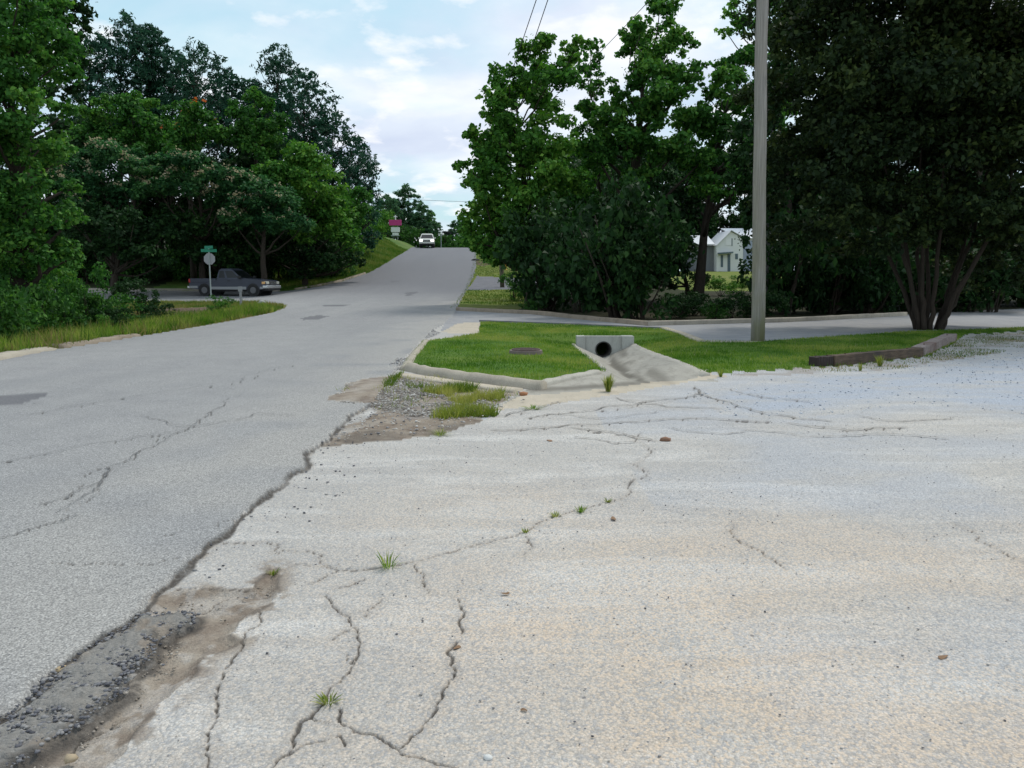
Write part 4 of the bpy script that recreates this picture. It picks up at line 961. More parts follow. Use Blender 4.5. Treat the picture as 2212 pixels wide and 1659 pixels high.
# street lamp, bollard and hydrant
lp = empty('street_lamp', (at(953, 530, 122)[0], 122, HZ(at(953, 530, 122)[0], 122) - .3)); tag(lp, 'slim grey street lamp with a round white head at the road crest', 'street lamp')
hl_ = at(953, 506, 122)[2] - lp.location.z
bm = bmesh.new(); tube(bm, [(0, 0, 0), (0, 0, hl_), (.15, 0, hl_ + .12), (.3, 0, hl_ + .08)], .05, 8); obj_bm('column', bm, M['galv'], lp)
bm = bmesh.new(); bmesh.ops.create_uvsphere(bm, u_segments=12, v_segments=8, radius=.16, matrix=Matrix.Translation((.3, 0, hl_))); obj_bm('lantern', bm, M['white'], lp, True)
bp_ = at(1023, 541, 106); bl_ = empty('bollard', (bp_[0] + .3, 106, HZ(bp_[0] + .3, 106))); tag(bl_, 'short white post beside the right road edge at the crest', 'post')
bm = bmesh.new(); box(bm, -.18, .18, -.12, .12, -.2, .62, .04); obj_bm('post', bm, M['white'], bl_); bm = bmesh.new(); box(bm, -.21, .21, -.15, .15, .625, .68, .02); obj_bm('cap', bm, M['panel'], bl_)
hp = hit(1092, 583); hy = empty('fire_hydrant', tuple(hp)); tag(hy, 'small yellow fire hydrant on the hillside lawn behind the slim pole', 'fire hydrant')
ym = flat('hydrant yellow', (.62, .38, .03), .5)
bm = bmesh.new(); tube(bm, [(0, 0, -.1), (0, 0, .05), (0, 0, .06), (0, 0, .52), (0, 0, .55), (0, 0, .66), (0, 0, .75)], [.17, .17, .12, .12, .16, .12, .03], 14); obj_bm('barrel', bm, ym, hy, True)
bm = bmesh.new(); tube(bm, [(-.22, 0, .42), (.22, 0, .42)], .06, 10); tube(bm, [(0, -.22, .40), (0, 0, .40)], .08, 10); obj_bm('outlet', bm, ym, hy)
bm = bmesh.new(); tube(bm, [(0, 0, .74), (0, 0, .84)], [.06, .04], 8); obj_bm('bonnet_nut', bm, flat('blue cap', (.05, .12, .4), .5), hy)
dk = hit(1029, 563); bm = bmesh.new()
r = np.random.default_rng(8)
for k in range(9):
    bmesh.ops.create_icosphere(bm, subdivisions=1, radius=.16, matrix=Matrix.Translation((r.uniform(-.35, .35), r.uniform(-.3, .3), r.uniform(0, .12))) @ Matrix.Diagonal((1.5, 1, .7, 1)))
o = obj_bm('rubble', bm, flat('dark rubble', (.03, .03, .034), .9)); o.location = tuple(dk); tag(o, 'dark heap of broken asphalt lying on the right road edge up the hill', 'rubble')

# ------------------------------------------------------------------ houses
M['siding'] = flat('white metal siding', (.68, .69, .66), .5, 0, .05); M['mroof'] = flat('white metal roof', (.72, .73, .76), .35, 0, .03); M['trim'] = flat('teal grey trim', (.09, .13, .15), .5)
M['shed'] = flat('grey lean-to wall', (.16, .17, .18), .7); M['bluedoor'] = flat('pale blue roller door', (.32, .37, .45), .5)
hY = 112.0
hb = at(1577, 587, hY); hz_ = HZ(hb[0], hY)
hs = empty('white_building', (hb[0], hY, hb[2])); tag(hs, 'white metal building with a small front gable and awning, seen between the trees', 'building')
Q_ = lambda x, y, d=0.0: (at(x, y, hY)[0] - hb[0], at(x, y, hY)[2] - hb[2])
def hprism(nm, pts, y0, y1, m, par=None):
    bm = bmesh.new(); prism(bm, [Q_(*p) for p in pts], y0, y1); return obj_bm(nm, bm, m, par or hs)
hprism('gable_wall', [(1548, 592), (1605, 592), (1605, 514), (1579, 500), (1548, 530)], 0, 7, M['siding'])
def slab(nm, a, b, c, d, th, m):
    bm = bmesh.new(); P4 = [Vector(v) for v in (a, b, c, d)]; n = (P4[1] - P4[0]).cross(P4[3] - P4[0]).normalized() * th
    A_ = [bm.verts.new(p) for p in P4]; B_ = [bm.verts.new(p + n) for p in P4]; bm.faces.new(A_); bm.faces.new(B_[::-1])
    for k in range(4): bm.faces.new((A_[k], B_[k], B_[(k + 1) % 4], A_[(k + 1) % 4]))
    return obj_bm(nm, bm, m, hs)
def q3(x, y, d): a = Q_(x, y); return (a[0], d, a[1])
slab('roof', q3(1606.5, 512, -.3), q3(1579, 497, -.3), q3(1579, 497, 7.2), q3(1606.5, 512, 7.2), .08, M['mroof'])
slab('roof', q3(1579, 497, -.3), q3(1546, 530, -.3), q3(1546, 530, 7.2), q3(1579, 497, 7.2), .08, M['mroof'])
rw = hprism('wing_wall', [(1605.5, 592), (1720, 592), (1720, 515), (1605.5, 515)], 1.0, 9, M['siding'])
slab('wing_roof', q3(1600, 515, .6), q3(1725, 515, .6), q3(1725, 490, 5), q3(1577, 490, 5), .1, M['mroof'])
hprism('roller_door', [(1610, 592), (1640, 592), (1640, 519), (1610, 519)], .96, 1.03, M['bluedoor'])
for x in (1606.5, 1641): hprism('door_trim', [(x, 592), (x + 2.8, 592), (x + 2.8, 516), (x, 516)], .93, 1.05, M['trim'])
hprism('left_wing_wall', [(1505, 592), (1547.5, 592), (1547.5, 529), (1505, 529)], 1.5, 8, M['shed'])
slab('left_wing_roof', q3(1500, 528, .8), q3(1547, 528, .8), q3(1547, 506, 5), q3(1500, 506, 5), .1, M['mroof'])
aw = hprism('awning', [(1550, 546), (1580, 544), (1580, 547), (1550, 549)], -1.0, -.01, M['trim'])
wi = hprism('window', [(1567, 530), (1580, 530), (1580, 516), (1567, 516)], -.04, .02, M['white']); hprism('frame', [(1580.2, 531), (1582, 531), (1582, 515), (1580.2, 515)], -.06, .02, M['trim'], wi)
hprism('window', [(1556.8, 577), (1561.8, 577), (1561.8, 551), (1556.8, 551)], -.04, .02, M['trim'])
hprism('door', [(1571.5, 586.5), (1577.5, 586.5), (1577.5, 549), (1571.5, 549)], -.04, .02, M['trim'])
hprism('window', [(1588, 560), (1594, 560), (1594, 548), (1588, 548)], -.04, .02, M['trim'])
bm = bmesh.new(); a_, b2_ = Q_(1525, 586), Q_(1720, 592); box(bm, a_[0], b2_[0], -3.2, -.02, -1.2, -.05, .02); obj_bm('plinth', bm, M['concpale'], hs)
h2 = at(1862, 572, 100); h2z = HZ(h2[0], 100)
b2o = empty('pale_shed', (h2[0], 100, h2z)); tag(b2o, 'pale shed with a white roof glimpsed behind the multi-stemmed tree', 'building')
bm = bmesh.new(); box(bm, -5, 5, 0, 6, -.5, 2.4); obj_bm('wall', bm, flat('pale green siding', (.36, .45, .42), .6), b2o)
bm = bmesh.new(); prism(bm, [(-.4, 2.4), (3, 3.9), (6.4, 2.4), (6.4, 2.28), (-.4, 2.28)], -5.4, 5.4)
for v in bm.verts: v.co = Vector((v.co.y, v.co.x, v.co.z))
obj_bm('roof', bm, M['mroof'], b2o)
bm = bmesh.new(); box(bm, -3, -1.6, -.04, .02, .6, 1.7); obj_bm('window', bm, M['glass'], b2o)
bm = bmesh.new(); box(bm, 1, 2.1, -.04, .02, -.1, 2.0); obj_bm('door', bm, M['trim'], b2o)

# ------------------------------------------------------------------ trees, right side
D_ = 4.0
tree('broadleaf_tree', 'big bright green tree leaning over the road on the right, nearest the hill lawn', 41, 1150,
     [(1172, 122, 50), (1240, 118, 28), (1100, 190, 52), (1180, 205, 62), (1068, 232, 34), (1030, 305, 30), (1100, 318, 66), (1195, 305, 62), (1060, 395, 52), (1140, 410, 76), (1040, 465, 40), (1110, 490, 52), (1008, 372, 22), (1225, 395, 45), (1016, 500, 26), (1030, 530, 26), (1050, 440, 44), (1075, 500, 44), (1060, 350, 40), (1150, 350, 60), (1090, 260, 40), (1075, 545, 36), (1160, 520, 50)],
     M['L_bright'], .20, .55, 3.2, seed=3, tr=.26)
tree('broadleaf_tree', 'tallest tree of the right group, with a high narrow top and dark forked trunk', 43, 1350,
     [(1408, 48, 42), (1372, 95, 40), (1448, 105, 44), (1400, 160, 60), (1478, 185, 40), (1335, 205, 34), (1420, 240, 66), (1315, 262, 46), (1495, 270, 48), (1345, 312, 56), (1450, 330, 56), (1280, 330, 40), (1500, 360, 46), (1380, 395, 40)],
     M['L_green'], .20, .55, 3.0, seed=4, tr=.34, fork=.3)
tree('slender_tree', 'thin wispy tree top between the bright tree and the tallest tree', 45, 1300,
     [(1275, 118, 26), (1262, 160, 28), (1290, 190, 28), (1270, 240, 34), (1250, 300, 34), (1290, 370, 40), (1260, 440, 46)], M['L_green'], .2, .34, 1.8, seed=5, tr=.14)
tree('broadleaf_tree', 'rounded tree right of the tallest one, just left of the near pole', 44, 1508,
     [(1592, 150, 36), (1545, 205, 42), (1600, 225, 48), (1555, 285, 52), (1618, 330, 46), (1520, 350, 40), (1590, 395, 50), (1515, 415, 40), (1640, 270, 40), (1660, 350, 46)], M['L_green'], .20, .52, 2.8, seed=6, tr=.25)
tree('broadleaf_tree', 'pale green open crowned tree behind the top of the near pole', 47, 1700,
     [(1598, 18, 32), (1660, 40, 50), (1705, 95, 44), (1642, 105, 32), (1690, 175, 44), (1668, 245, 46), (1725, 20, 44), (1700, 320, 50), (1580, 60, 20)], M['L_bright'], .22, .36, 2.6, seed=7, tr=.26)
# ivy clad and shaded growth below
for k, (Y, bx, cl, lab) in enumerate([
    (45, 1330, [(1320, 470, 70), (1390, 480, 66), (1270, 520, 60), (1340, 560, 80), (1430, 540, 70)], 'dark ivy covered low tree under the tallest tree'),
    (46, 1490, [(1450, 460, 52), (1446, 530, 52), (1425, 590, 56)], 'dark low tree left of the gap showing the white building'),
    (42, 1180, [(1150, 560, 46), (1210, 540, 56), (1240, 590, 56), (1190, 610, 46)], 'dark bushy tree behind the far kerb left end'),
    (50, 1650, [(1640, 440, 56), (1690, 430, 60), (1650, 380, 50)], 'dark tree whose crown hangs above the white building')]):
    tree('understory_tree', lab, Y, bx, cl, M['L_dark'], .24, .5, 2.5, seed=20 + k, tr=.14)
# many stemmed dark tree
dk_cl = [(1760, 60, 110), (1880, 40, 120), (2010, 60, 130), (2140, 50, 130), (2260, 90, 130), (1730, 190, 95), (1840, 180, 120), (1970, 190, 130), (2110, 190, 130), (2240, 220, 130), (1730, 320, 80), (1800, 330, 100), (1930, 330, 110), (2060, 320, 110), (2190, 340, 120),
         (1745, 430, 60), (1840, 440, 70), (1900, 420, 60), (2090, 440, 70), (2180, 470, 80), (2260, 420, 90), (2130, 520, 46), (1720, 480, 50), (1790, 490, 50), (1860, 490, 46), (2010, 440, 70), (2060, 470, 40), (2200, 560, 50), (2240, 500, 60), (1690, 400, 50), (1900, 525, 36), (1930, 495, 50), (2050, 490, 50), (2000, 465, 60), (2110, 455, 60), (2150, 565, 46), (2100, 505, 50), (1845, 540, 34), (2180, 620, 40), (1930, 120, 110), (1790, 250, 90), (1900, 260, 110), (2040, 250, 100), (2180, 130, 100), (1960, 460, 50), (1950, -80, 140), (2120, -80, 140), (1800, -60, 110)]
mt = gz(2005, 712)
tree('multi_stem_tree', 'huge dark olive tree with many bare stems fanning from one base at the right', 25, 2005, dk_cl, M['L_olive'], .15, .27, 3.0, bark='bark_warm', tr=.20, seed=8, stems=11, base=(mt[0], mt[1], 0), puffs=15, fork=.42, aspect=.62, limbs=False, reps=3, flatz=.6)
# woods behind the far kerb
woods = []
def bush_mesh(seed, lm, leaf=.16, R=1.3, Hh=1.6, dens=.5):
    r = np.random.default_rng(seed); cl = [(r.uniform(-.5, .5) * R, r.uniform(-.5, .5) * R, Hh * r.uniform(.2, .75), R * r.uniform(.35, .55)) for k in range(9)]
    Cn, N, Sz, T = clump_leaves(np.array(cl), leaf, dens, r, .8, 10)
    return leaves_mesh('foliage', Cn, N, Sz, .6, T, r)
def stem_mesh(seed, Hh=1.2):
    r = np.random.default_rng(seed); bm = bmesh.new()
    for k in range(5): limb(bm, (r.uniform(-.1, .1), r.uniform(-.1, .1), -.1), (r.uniform(-.6, .6), r.uniform(-.6, .6), Hh * r.uniform(.5, 1)), .03, .008, r, .1, 3, 5)
    me = bpy.data.meshes.new('stem'); bm.to_mesh(me); bm.free(); me.materials.append(M['bark']); return me
BM = {}
for k, mk_ in enumerate(('L_shrub', 'L_dark', 'L_dark', 'L_green', 'L_olive', 'L_bright')):
    me = bush_mesh(70 + k, None, [.085, .095, .10, .085, .09, .08][k], dens=.19); me.materials.append(M[mk_]); BM[k] = me
SM = [stem_mesh(90 + k) for k in range(3)]
def bush(label, x, y, s, v, group=None, name='shrub', cat='shrub', sz=1.0, zo=0.0):
    o = empty(name, (x, y, HZ(x, y) + zo), random.uniform(0, 6.28)); o.scale = (s, s, s * sz); tag(o, label, cat, group)
    f = link('foliage', BM[v]); f.parent = o
    st = link('stem', SM[v % 3]); st.parent = o
    return o
def bush_at(label, dxp, dyp, rad, v, Y=None, **k):
    """dyp is the foot of the bush"""
    if Y is None: p = hit(dxp, dyp)
    else: p = at(dxp, dyp, Y)
    return bush(label, p[0], p[1], rad * p[1] / F / 1.3, v, **k)
gR = 'dark undergrowth shrubs behind the far kerb'
def kerb_y(x): return float(np.interp(x, KERB[:, 0][np.argsort(KERB[:, 0])], KERB[:, 1][np.argsort(KERB[:, 0])]))
r_ = np.random.default_rng(4)
for k in range(26):
    x = 1.2 + k * .82 + r_.uniform(-.4, .4); y = max(kerb_y(x), 27) + r_.uniform(2.4, 5.5)
    gap = 7.9 < x / y * 38 < 12.6
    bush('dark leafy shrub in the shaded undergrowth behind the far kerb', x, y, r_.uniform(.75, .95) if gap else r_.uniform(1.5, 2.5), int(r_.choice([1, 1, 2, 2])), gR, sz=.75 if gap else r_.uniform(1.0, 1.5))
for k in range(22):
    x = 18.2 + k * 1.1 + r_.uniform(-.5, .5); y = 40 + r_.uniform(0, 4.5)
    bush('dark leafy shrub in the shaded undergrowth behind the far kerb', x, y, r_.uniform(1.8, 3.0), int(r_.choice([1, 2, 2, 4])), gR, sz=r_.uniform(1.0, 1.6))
bush_at('bright green bush at the foot of the slim wooden pole', 1112, 648, 46, 3, 46, sz=1.2)
bush_at('small bright bush in front of the dark trees beside the far kerb', 1150, 676, 34, 0)
bush_at('low green shrub behind the kerb beside the near pole', 1545, 690, 44, 0)
bush_at('leafy dark shrub covering the left wing of the white building', 1500, 640, 40, 1, 46, sz=1.5)
bush_at('yellow green shrub in the clearing below the white building', 1555, 625, 40, 5, 55, sz=.8)
bush_at('second yellow green shrub in the clearing left of the near pole', 1606, 628, 36, 5, 58, sz=.8)
# generic woodland trees, shared meshes
def wood_mesh(seed, lm, leaf, Ht=11, R=3.6, low=.25, dens=.34):
    r = np.random.default_rng(seed); cl = []
    for k in range(20):
        t = r.uniform(low, 1); w = R * math.sin(math.pi * min(1, max(.12, (1 - t) * .75 + .2))) ; a = r.uniform(0, 6.28)
        cl.append((math.cos(a) * w * r.uniform(.2, .75), math.sin(a) * w * r.uniform(.2, .75), Ht * t * .92, R * r.uniform(.3, .45)))
    cl = np.array(cl); Cn, N, Sz, T = clump_leaves(cl, leaf, dens, r, .8, 11)
    cm = leaves_mesh('crown', Cn, N, Sz, .6, T, r); cm.materials.append(lm)
    bm = bmesh.new(); tube(bm, [(0, 0, -.3), (.1, 0, Ht * .4), (.2, .1, Ht * .85)], [.24, .17, .04], 8)
    for q in cl: limb(bm, (.1, .05, max(.8, q[2] * .6)), q[:3], .08, .02, r, .1, 4, 5)
    tm = bpy.data.meshes.new('trunk'); bm.to_mesh(tm); bm.free(); tm.materials.append(M['bark']); return cm, tm
WM = {'g': wood_mesh(201, M['L_green'], .3), 'd': wood_mesh(202, M['L_dark'], .28), 'd2': wood_mesh(203, M['L_dark'], .3, 12, 4.2, .12), 'f': wood_mesh(204, M['L_far'], .34, dens=.62), 'p': wood_mesh(205, M['L_purple'], .3, 8, 3.4, .1), 'o': wood_mesh(206, M['L_olive'], .28, 12, 4.0, .12)}
def wtree(label, x, y, v, s, group=None, sz=1.0, z=None):
    o = empty('woodland_tree', (x, y, HZ(x, y) if z is None else z), random.uniform(0, 6.28)); o.scale = (s, s, s * sz); tag(o, label, 'tree', group)
    for nm, me in zip(('crown', 'trunk'), WM[v]):
        c = link(nm, me); c.parent = o
    return o
gW = 'dark woodland behind the right hand driveway'
for k in range(13):
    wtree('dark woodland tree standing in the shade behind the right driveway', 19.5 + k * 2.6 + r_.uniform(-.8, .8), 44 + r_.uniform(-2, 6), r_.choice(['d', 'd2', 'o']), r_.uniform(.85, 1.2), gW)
gW2 = 'far trees behind the white building'
for k in range(18):
    wtree('tall hazy tree far behind the white building', 16 + k * 4.5 + r_.uniform(-2, 2), 131 + r_.uniform(-6, 12), r_.choice(['d2', 'd', 'f']), r_.uniform(1.25, 1.7), gW2)
gW3 = 'dark trees in the wood right of the hillside lawn'
for (x, y, s) in [(5.5, 60, .8), (8.5, 66, 1.0), (9.8, 60, .9), (6.5, 75, 1.0), (10.5, 80, 1.1), (13.5, 72, .9), (4.2, 50, .7)]:
    wtree('dark tree in the wood between the hillside lawn and the driveway', x, y, r_.choice(['d', 'd2']), s, gW3)
# pale trunk
pt = hit(1941, 672); o = empty('pale_trunk_tree', (pt[0], pt[1] + 1, 0)); tag(o, 'tree with a thick pale grey trunk just left behind the many stemmed tree', 'tree')
bm = bmesh.new(); tube(bm, [(0, 0, -.2), (.05, 0, .3), (-.05, 0, 2.5), (.15, 0, 6), (.2, 0, 9)], [.72, .48, .36, .28, .1], 12); obj_bm('trunk', bm, M['bark_pale'], o, True)
c = link('crown', WM['d2'][0]); c.parent = o; c.location = (0, 0, 1.5); c.scale = (.8, .8, .8)
pt = hit(1660, 682); o = empty('slim_trunk_tree', (pt[0], pt[1] + .6, 0)); tag(o, 'slim straight grey trunk standing right beside the near pole behind the kerb', 'tree')
bm = bmesh.new(); tube(bm, [(0, 0, -.2), (.0, 0, .5), (.02, 0, 4), (.0, 0, 9)], [.13, .115, .10, .05], 10); limb(bm, (0, 0, 2.6), (.7, -.2, 3.3), .03, .01, r_, .1); obj_bm('trunk', bm, flat('grey bark', (.13, .125, .125), .9, 0, .3, 9), o, True)
c = link('crown', WM['d'][0]); c.parent = o; c.location = (0, 0, 3.0); c.scale = (.55, .55, .7)

# ------------------------------------------------------------------ trees, left side
tree('broadleaf_tree', 'tall yellow green tree filling the left edge of the picture', 24, 40,
     [(20, 190, 90), (60, 70, 80), (100, 120, 50), (40, 300, 90), (110, 225, 40), (100, 330, 50), (20, 420, 90), (90, 440, 60), (130, 480, 34), (30, 540, 80), (120, 400, 30), (-60, 100, 110), (-80, 300, 120), (-60, 500, 110), (-40, -30, 100), (50, 600, 60), (110, 555, 40), (85, 515, 52), (15, 480, 60), (75, -10, 50)], M['L_green'], .125, .32, 1.6, seed=30, tr=.28, puffs=15)
tree('broadleaf_tree', 'dark tree top reaching into the upper left corner behind the yellow green tree', 33, 60,
     [(140, 20, 34), (90, 20, 50), (120, 75, 40), (165, 55, 16), (60, 120, 60), (130, 130, 34), (150, 95, 20), (100, 210, 50), (140, -40, 50), (60, -40, 60)], M['L_dark'], .18, .4, 1.6, seed=31, tr=.22)
pines = [(205, 62, 56, 330, 'leftmost pine, just right of the yellow green tree'), (272, 24, 66, 330, 'tall pine with a rounded top, highest on the left skyline'), (328, 56, 34, 300, 'slim pointed pine just right of the highest pine'),
         (432, 80, 76, 360, 'broad topped pine in the middle of the left skyline'), (500, 150, 56, 380, 'lower pine in the notch of the left skyline'), (606, 98, 60, 420, 'pine with a forked top on the right half of the left skyline'),
         (662, 150, 66, 470, 'full pine behind the forked topped pine'), (722, 235, 62, 520, 'wide pine on the falling right flank of the left wood'), (775, 300, 50, 540, 'drooping pine nearest the road at the right end of the left wood'), (560, 175, 50, 420, 'pine filling the gap left of the forked topped pine'), (380, 110, 44, 340, 'pine standing behind the broad topped pine')]
rp = np.random.default_rng(77)
for k, (x, y, w, low, lab) in enumerate(pines):
    cl = [(x, y + .33 * w, .34 * w), (x - .25 * w, y + .62 * w, .34 * w), (x + .28 * w, y + .58 * w, .34 * w)]; yy = y + .95 * w
    while yy < low:
        for u in (-.62, -.2, .25, .64): cl.append((x + u * w * rp.uniform(.8, 1.2), yy + rp.uniform(-.2, .2) * w, w * rp.uniform(.30, .44)))
        yy += w * .52
    tree('pine_tree', lab, 76 + (k % 3) * 3 + (4 if k > 7 else 0), x, cl, M['L_pine'], .40, .26, 2.4, tr=.26, seed=300 + k, puffs=13, aspect=.30, flatz=.9, up=.15)
LT = [('broadleaf_tree', 'round mid green tree in front of the pines, left of the orange flowers', 66, 300, [(270, 225, 44), (305, 262, 58), (235, 258, 42), (340, 285, 40), (260, 310, 50), (200, 290, 40), (360, 330, 40)], 'L_green', None),
      ('trumpet_vine_tree', 'green tree hung with orange trumpet flowers below the pines', 64, 420, [(405, 250, 40), (440, 265, 38), (420, 300, 46), (470, 290, 26), (390, 320, 38)], 'L_green', [('flowers', M['orange'], 30, .28, .6)]),
      ('broadleaf_tree', 'small green tree with a pointed crown in the middle of the left wood', 67, 560, [(565, 222, 30), (545, 260, 40), (590, 275, 36), (530, 295, 36), (570, 320, 44)], 'L_green', None),
      ('broadleaf_tree', 'bright green round tree at the lower right of the left wood', 63, 660, [(640, 340, 40), (680, 365, 48), (630, 400, 50), (700, 420, 56), (660, 450, 60), (735, 470, 46), (600, 380, 36), (760, 520, 36), (700, 510, 50)], 'L_bright', None),
      ('mimosa_tree', 'spreading mimosa tree dotted with cream pink blossom, left of the wood', 58, 250, [(190, 345, 48), (250, 335, 50), (310, 360, 50), (160, 400, 46), (230, 390, 54), (290, 420, 54), (200, 460, 50)], 'L_mimosa', [('blossom', M['bloom'], 230, .17, .25)]),
      ('mimosa_tree', 'mimosa tree with a flat blossoming crown under the orange flowered tree', 58, 440, [(370, 360, 44), (430, 352, 50), (490, 380, 46), (350, 410, 44), (420, 405, 54), (520, 420, 44), (470, 440, 50)], 'L_mimosa', [('blossom', M['bloom'], 250, .17, .25)]),
      ('mimosa_tree', 'mimosa tree with blossoming boughs arching down towards the pickup', 57, 570, [(560, 405, 44), (610, 430, 44), (540, 450, 44), (590, 470, 46), (520, 480, 40), (640, 480, 36)], 'L_mimosa', [('blossom', M['bloom'], 150, .16, .25)]),
      ('broadleaf_tree', 'dark tree behind the stop sign', 60, 480, [(450, 480, 60), (520, 500, 56), (400, 500, 56), (460, 550, 50), (540, 560, 46)], 'L_dark', None),
      ('broadleaf_tree', 'dark tree in the shade between the shrubs and the mimosa', 54, 250, [(180, 480, 60), (250, 500, 60), (320, 490, 56), (290, 540, 46), (220, 545, 50), (340, 550, 40)], 'L_dark', None),
      ('broadleaf_tree', 'dark green tree above the pickup at the foot of the wood', 64, 660, [(620, 540, 46), (680, 550, 44), (720, 560, 36), (600, 500, 50), (660, 590, 24), (770, 560, 22), (560, 540, 40)], 'L_dark', None),
      ('broadleaf_tree', 'green tree overhanging the grass bank by the road', 72, 690, [(735, 440, 44), (770, 460, 36), (755, 500, 36), (785, 425, 22), (720, 500, 40), (745, 540, 26)], 'L_green', None)]
for k, (nm, lab, Y, bx, cl, lm, ex) in enumerate(LT):
    tree(nm, lab, Y, bx, cl, M[lm], .24 if nm != 'mimosa_tree' else .2, .46, 2.6, seed=50 + k, tr=.2, extra=ex, flatz=.5 if nm == 'mimosa_tree' else .75, up=1.0 if nm == 'mimosa_tree' else .5)
gL = 'shaded trees deep in the left wood'
for k in range(12):
    x = -47 + k * 2.3 + r_.uniform(-.8, .8); y = 70 + r_.uniform(-2, 4) + max(0, (x + 22)) * .6
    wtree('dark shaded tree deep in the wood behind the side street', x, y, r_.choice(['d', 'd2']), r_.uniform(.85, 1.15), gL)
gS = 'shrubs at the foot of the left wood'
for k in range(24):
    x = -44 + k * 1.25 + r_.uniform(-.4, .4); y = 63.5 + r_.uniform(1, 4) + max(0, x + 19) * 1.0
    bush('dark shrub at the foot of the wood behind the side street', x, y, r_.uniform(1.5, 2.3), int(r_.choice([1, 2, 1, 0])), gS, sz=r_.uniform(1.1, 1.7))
for k in range(15):
    bush('tall dark shrub in the black shade deep in the left wood', -50 + k * 2.3, 74 + r_.uniform(-1, 2) + max(0, -50 + k * 2.3 + 22) * .7, r_.uniform(2.8, 3.6), int(r_.choice([1, 2])), 'tall shade shrubs in the left wood', sz=1.25)
gB = 'shrubs on the bank left of the road'
for k in range(12):
    y = 72 + k * 3.4; x = -19.0 - r_.uniform(0, 2) - .02 * y
    bush('dark shrub on top of the grassy bank left of the hill road', x, y, r_.uniform(1.2, 2.0), int(r_.choice([1, 2, 0])), gB, sz=1.2)
# near left shrubs
for (x, y, rad, v, Y, sz, lab) in [(30, 700, 80, 1, 21, 1.0, 'dark shrub at the left picture edge above the weedy verge'), (95, 690, 62, 2, 23, 1.1, 'dark shrub second from the left edge'), (205, 665, 70, 0, 27, 1.3, 'bushy green shrub rising highest among the left verge shrubs'),
      (150, 690, 60, 1, 24, 1.0, 'low dark shrub between the two left shrubs and the green one'), (250, 660, 60, 3, 29, .9, 'green shrub with arching branches pointing at the side street'), (290, 650, 44, 0, 31, .7, 'low green shrub beside the end of the side street verge'),
      (-40, 690, 110, 1, 19, 1.2, 'dark shrub cut by the left picture edge'), (60, 640, 90, 2, 28, 1.3, 'tall dark shrub behind the left edge shrubs'), (140, 640, 80, 1, 31, 1.3, 'tall dark shrub behind the green verge shrub'), (10, 600, 90, 1, 30, 1.6, 'tall dark shrub below the yellow green tree'), (70, 690, 84, 0, 22.5, 1.5, 'tall leafy shrub hiding the trunk of the left edge tree'), (-20, 690, 90, 1, 22, 1.7, 'dark leafy shrub at the very left under the near tree'), (300, 640, 50, 1, 36, 1.1, 'dark shrub behind the green arching shrub'), (350, 672, 36, 1, 32, .9, 'low dark shrub at the right end of the left verge thicket'), (250, 680, 44, 1, 26.5, .8, 'low dark shrub under the arching green shrub'), (180, 640, 60, 3, 30, 1.5, 'bright green bush standing tallest in the left thicket'),
      (330, 668, 26, 2, 33, .8, 'small dark bush at the edge of the ditch'), (478, 690, 27, 3, 35.5, .95, 'bright green weed bush below the stop sign'), (225, 705, 22, 5, 24.5, 1.0, 'small light green bush at the front of the left shrubs')]:
    p = at(x, y, Y); bush(lab, p[0], Y, 1.3 * rad * Y / F / 1.3, {1: 0, 2: 3}.get(v, v) if rad > 50 else v, sz=sz)
# far end of the road
gF = 'trees closing the view beyond the road crest'
for (x, y, s, v, lab) in [(880, 402, 1.0, 'f', 'tall hazy tree left of the road gap behind the sign'), (915, 440, 1.0, 'f', 'lower hazy tree right of the sign'), (835, 420, 1.1, 'f', 'dark tree behind the left end of the crest'), (945, 478, .7, 'f', 'small hazy tree in the road gap'), (985, 478, .8, 'f', 'hazy tree at the right of the road gap'), (1010, 455, .9, 'g', 'green tree at the right of the crest')]:
    Y = 150 + r_.uniform(-8, 18); p = at(x, y, Y); z0 = HZ(p[0], Y); h = p[2] - z0; sc = max(.6, h / 11); wtree(lab, p[0], Y, v, sc, gF)
for k in range(13):
    x = -25 + k * 2.3 + r_.uniform(-.6, .6)
    bush('low green bush just beyond the road crest', x, 134 + r_.uniform(-4, 6), r_.uniform(2.2, 3.0), int(r_.choice([3, 5, 0])), 'bushes beyond the road crest', sz=1.1)
for (x, y, s) in [(24, 124, 1.5), (30, 126, 1.6), (36, 124, 1.5), (42, 126, 1.6)]:
    wtree('large dark tree standing directly behind the white building', x, y, 'd2', s, 'large trees behind the white building')
p = at(960, 505, 140); wtree('dark plum coloured round tree in the road gap', p[0], 140, 'p', (p[2] - HZ(p[0], 140)) / 7.2)
for k in range(14):
    x = -52 + k * 7 + r_.uniform(-2, 2); 
    wtree('low hazy tree on the far skyline beyond the crest', x, 185 + r_.uniform(-8, 12), r_.choice(['f', 'f', 'g']), r_.uniform(.7, 1.0) if -28 < x < 2 else r_.uniform(1.1, 1.5), 'low trees on the far skyline')

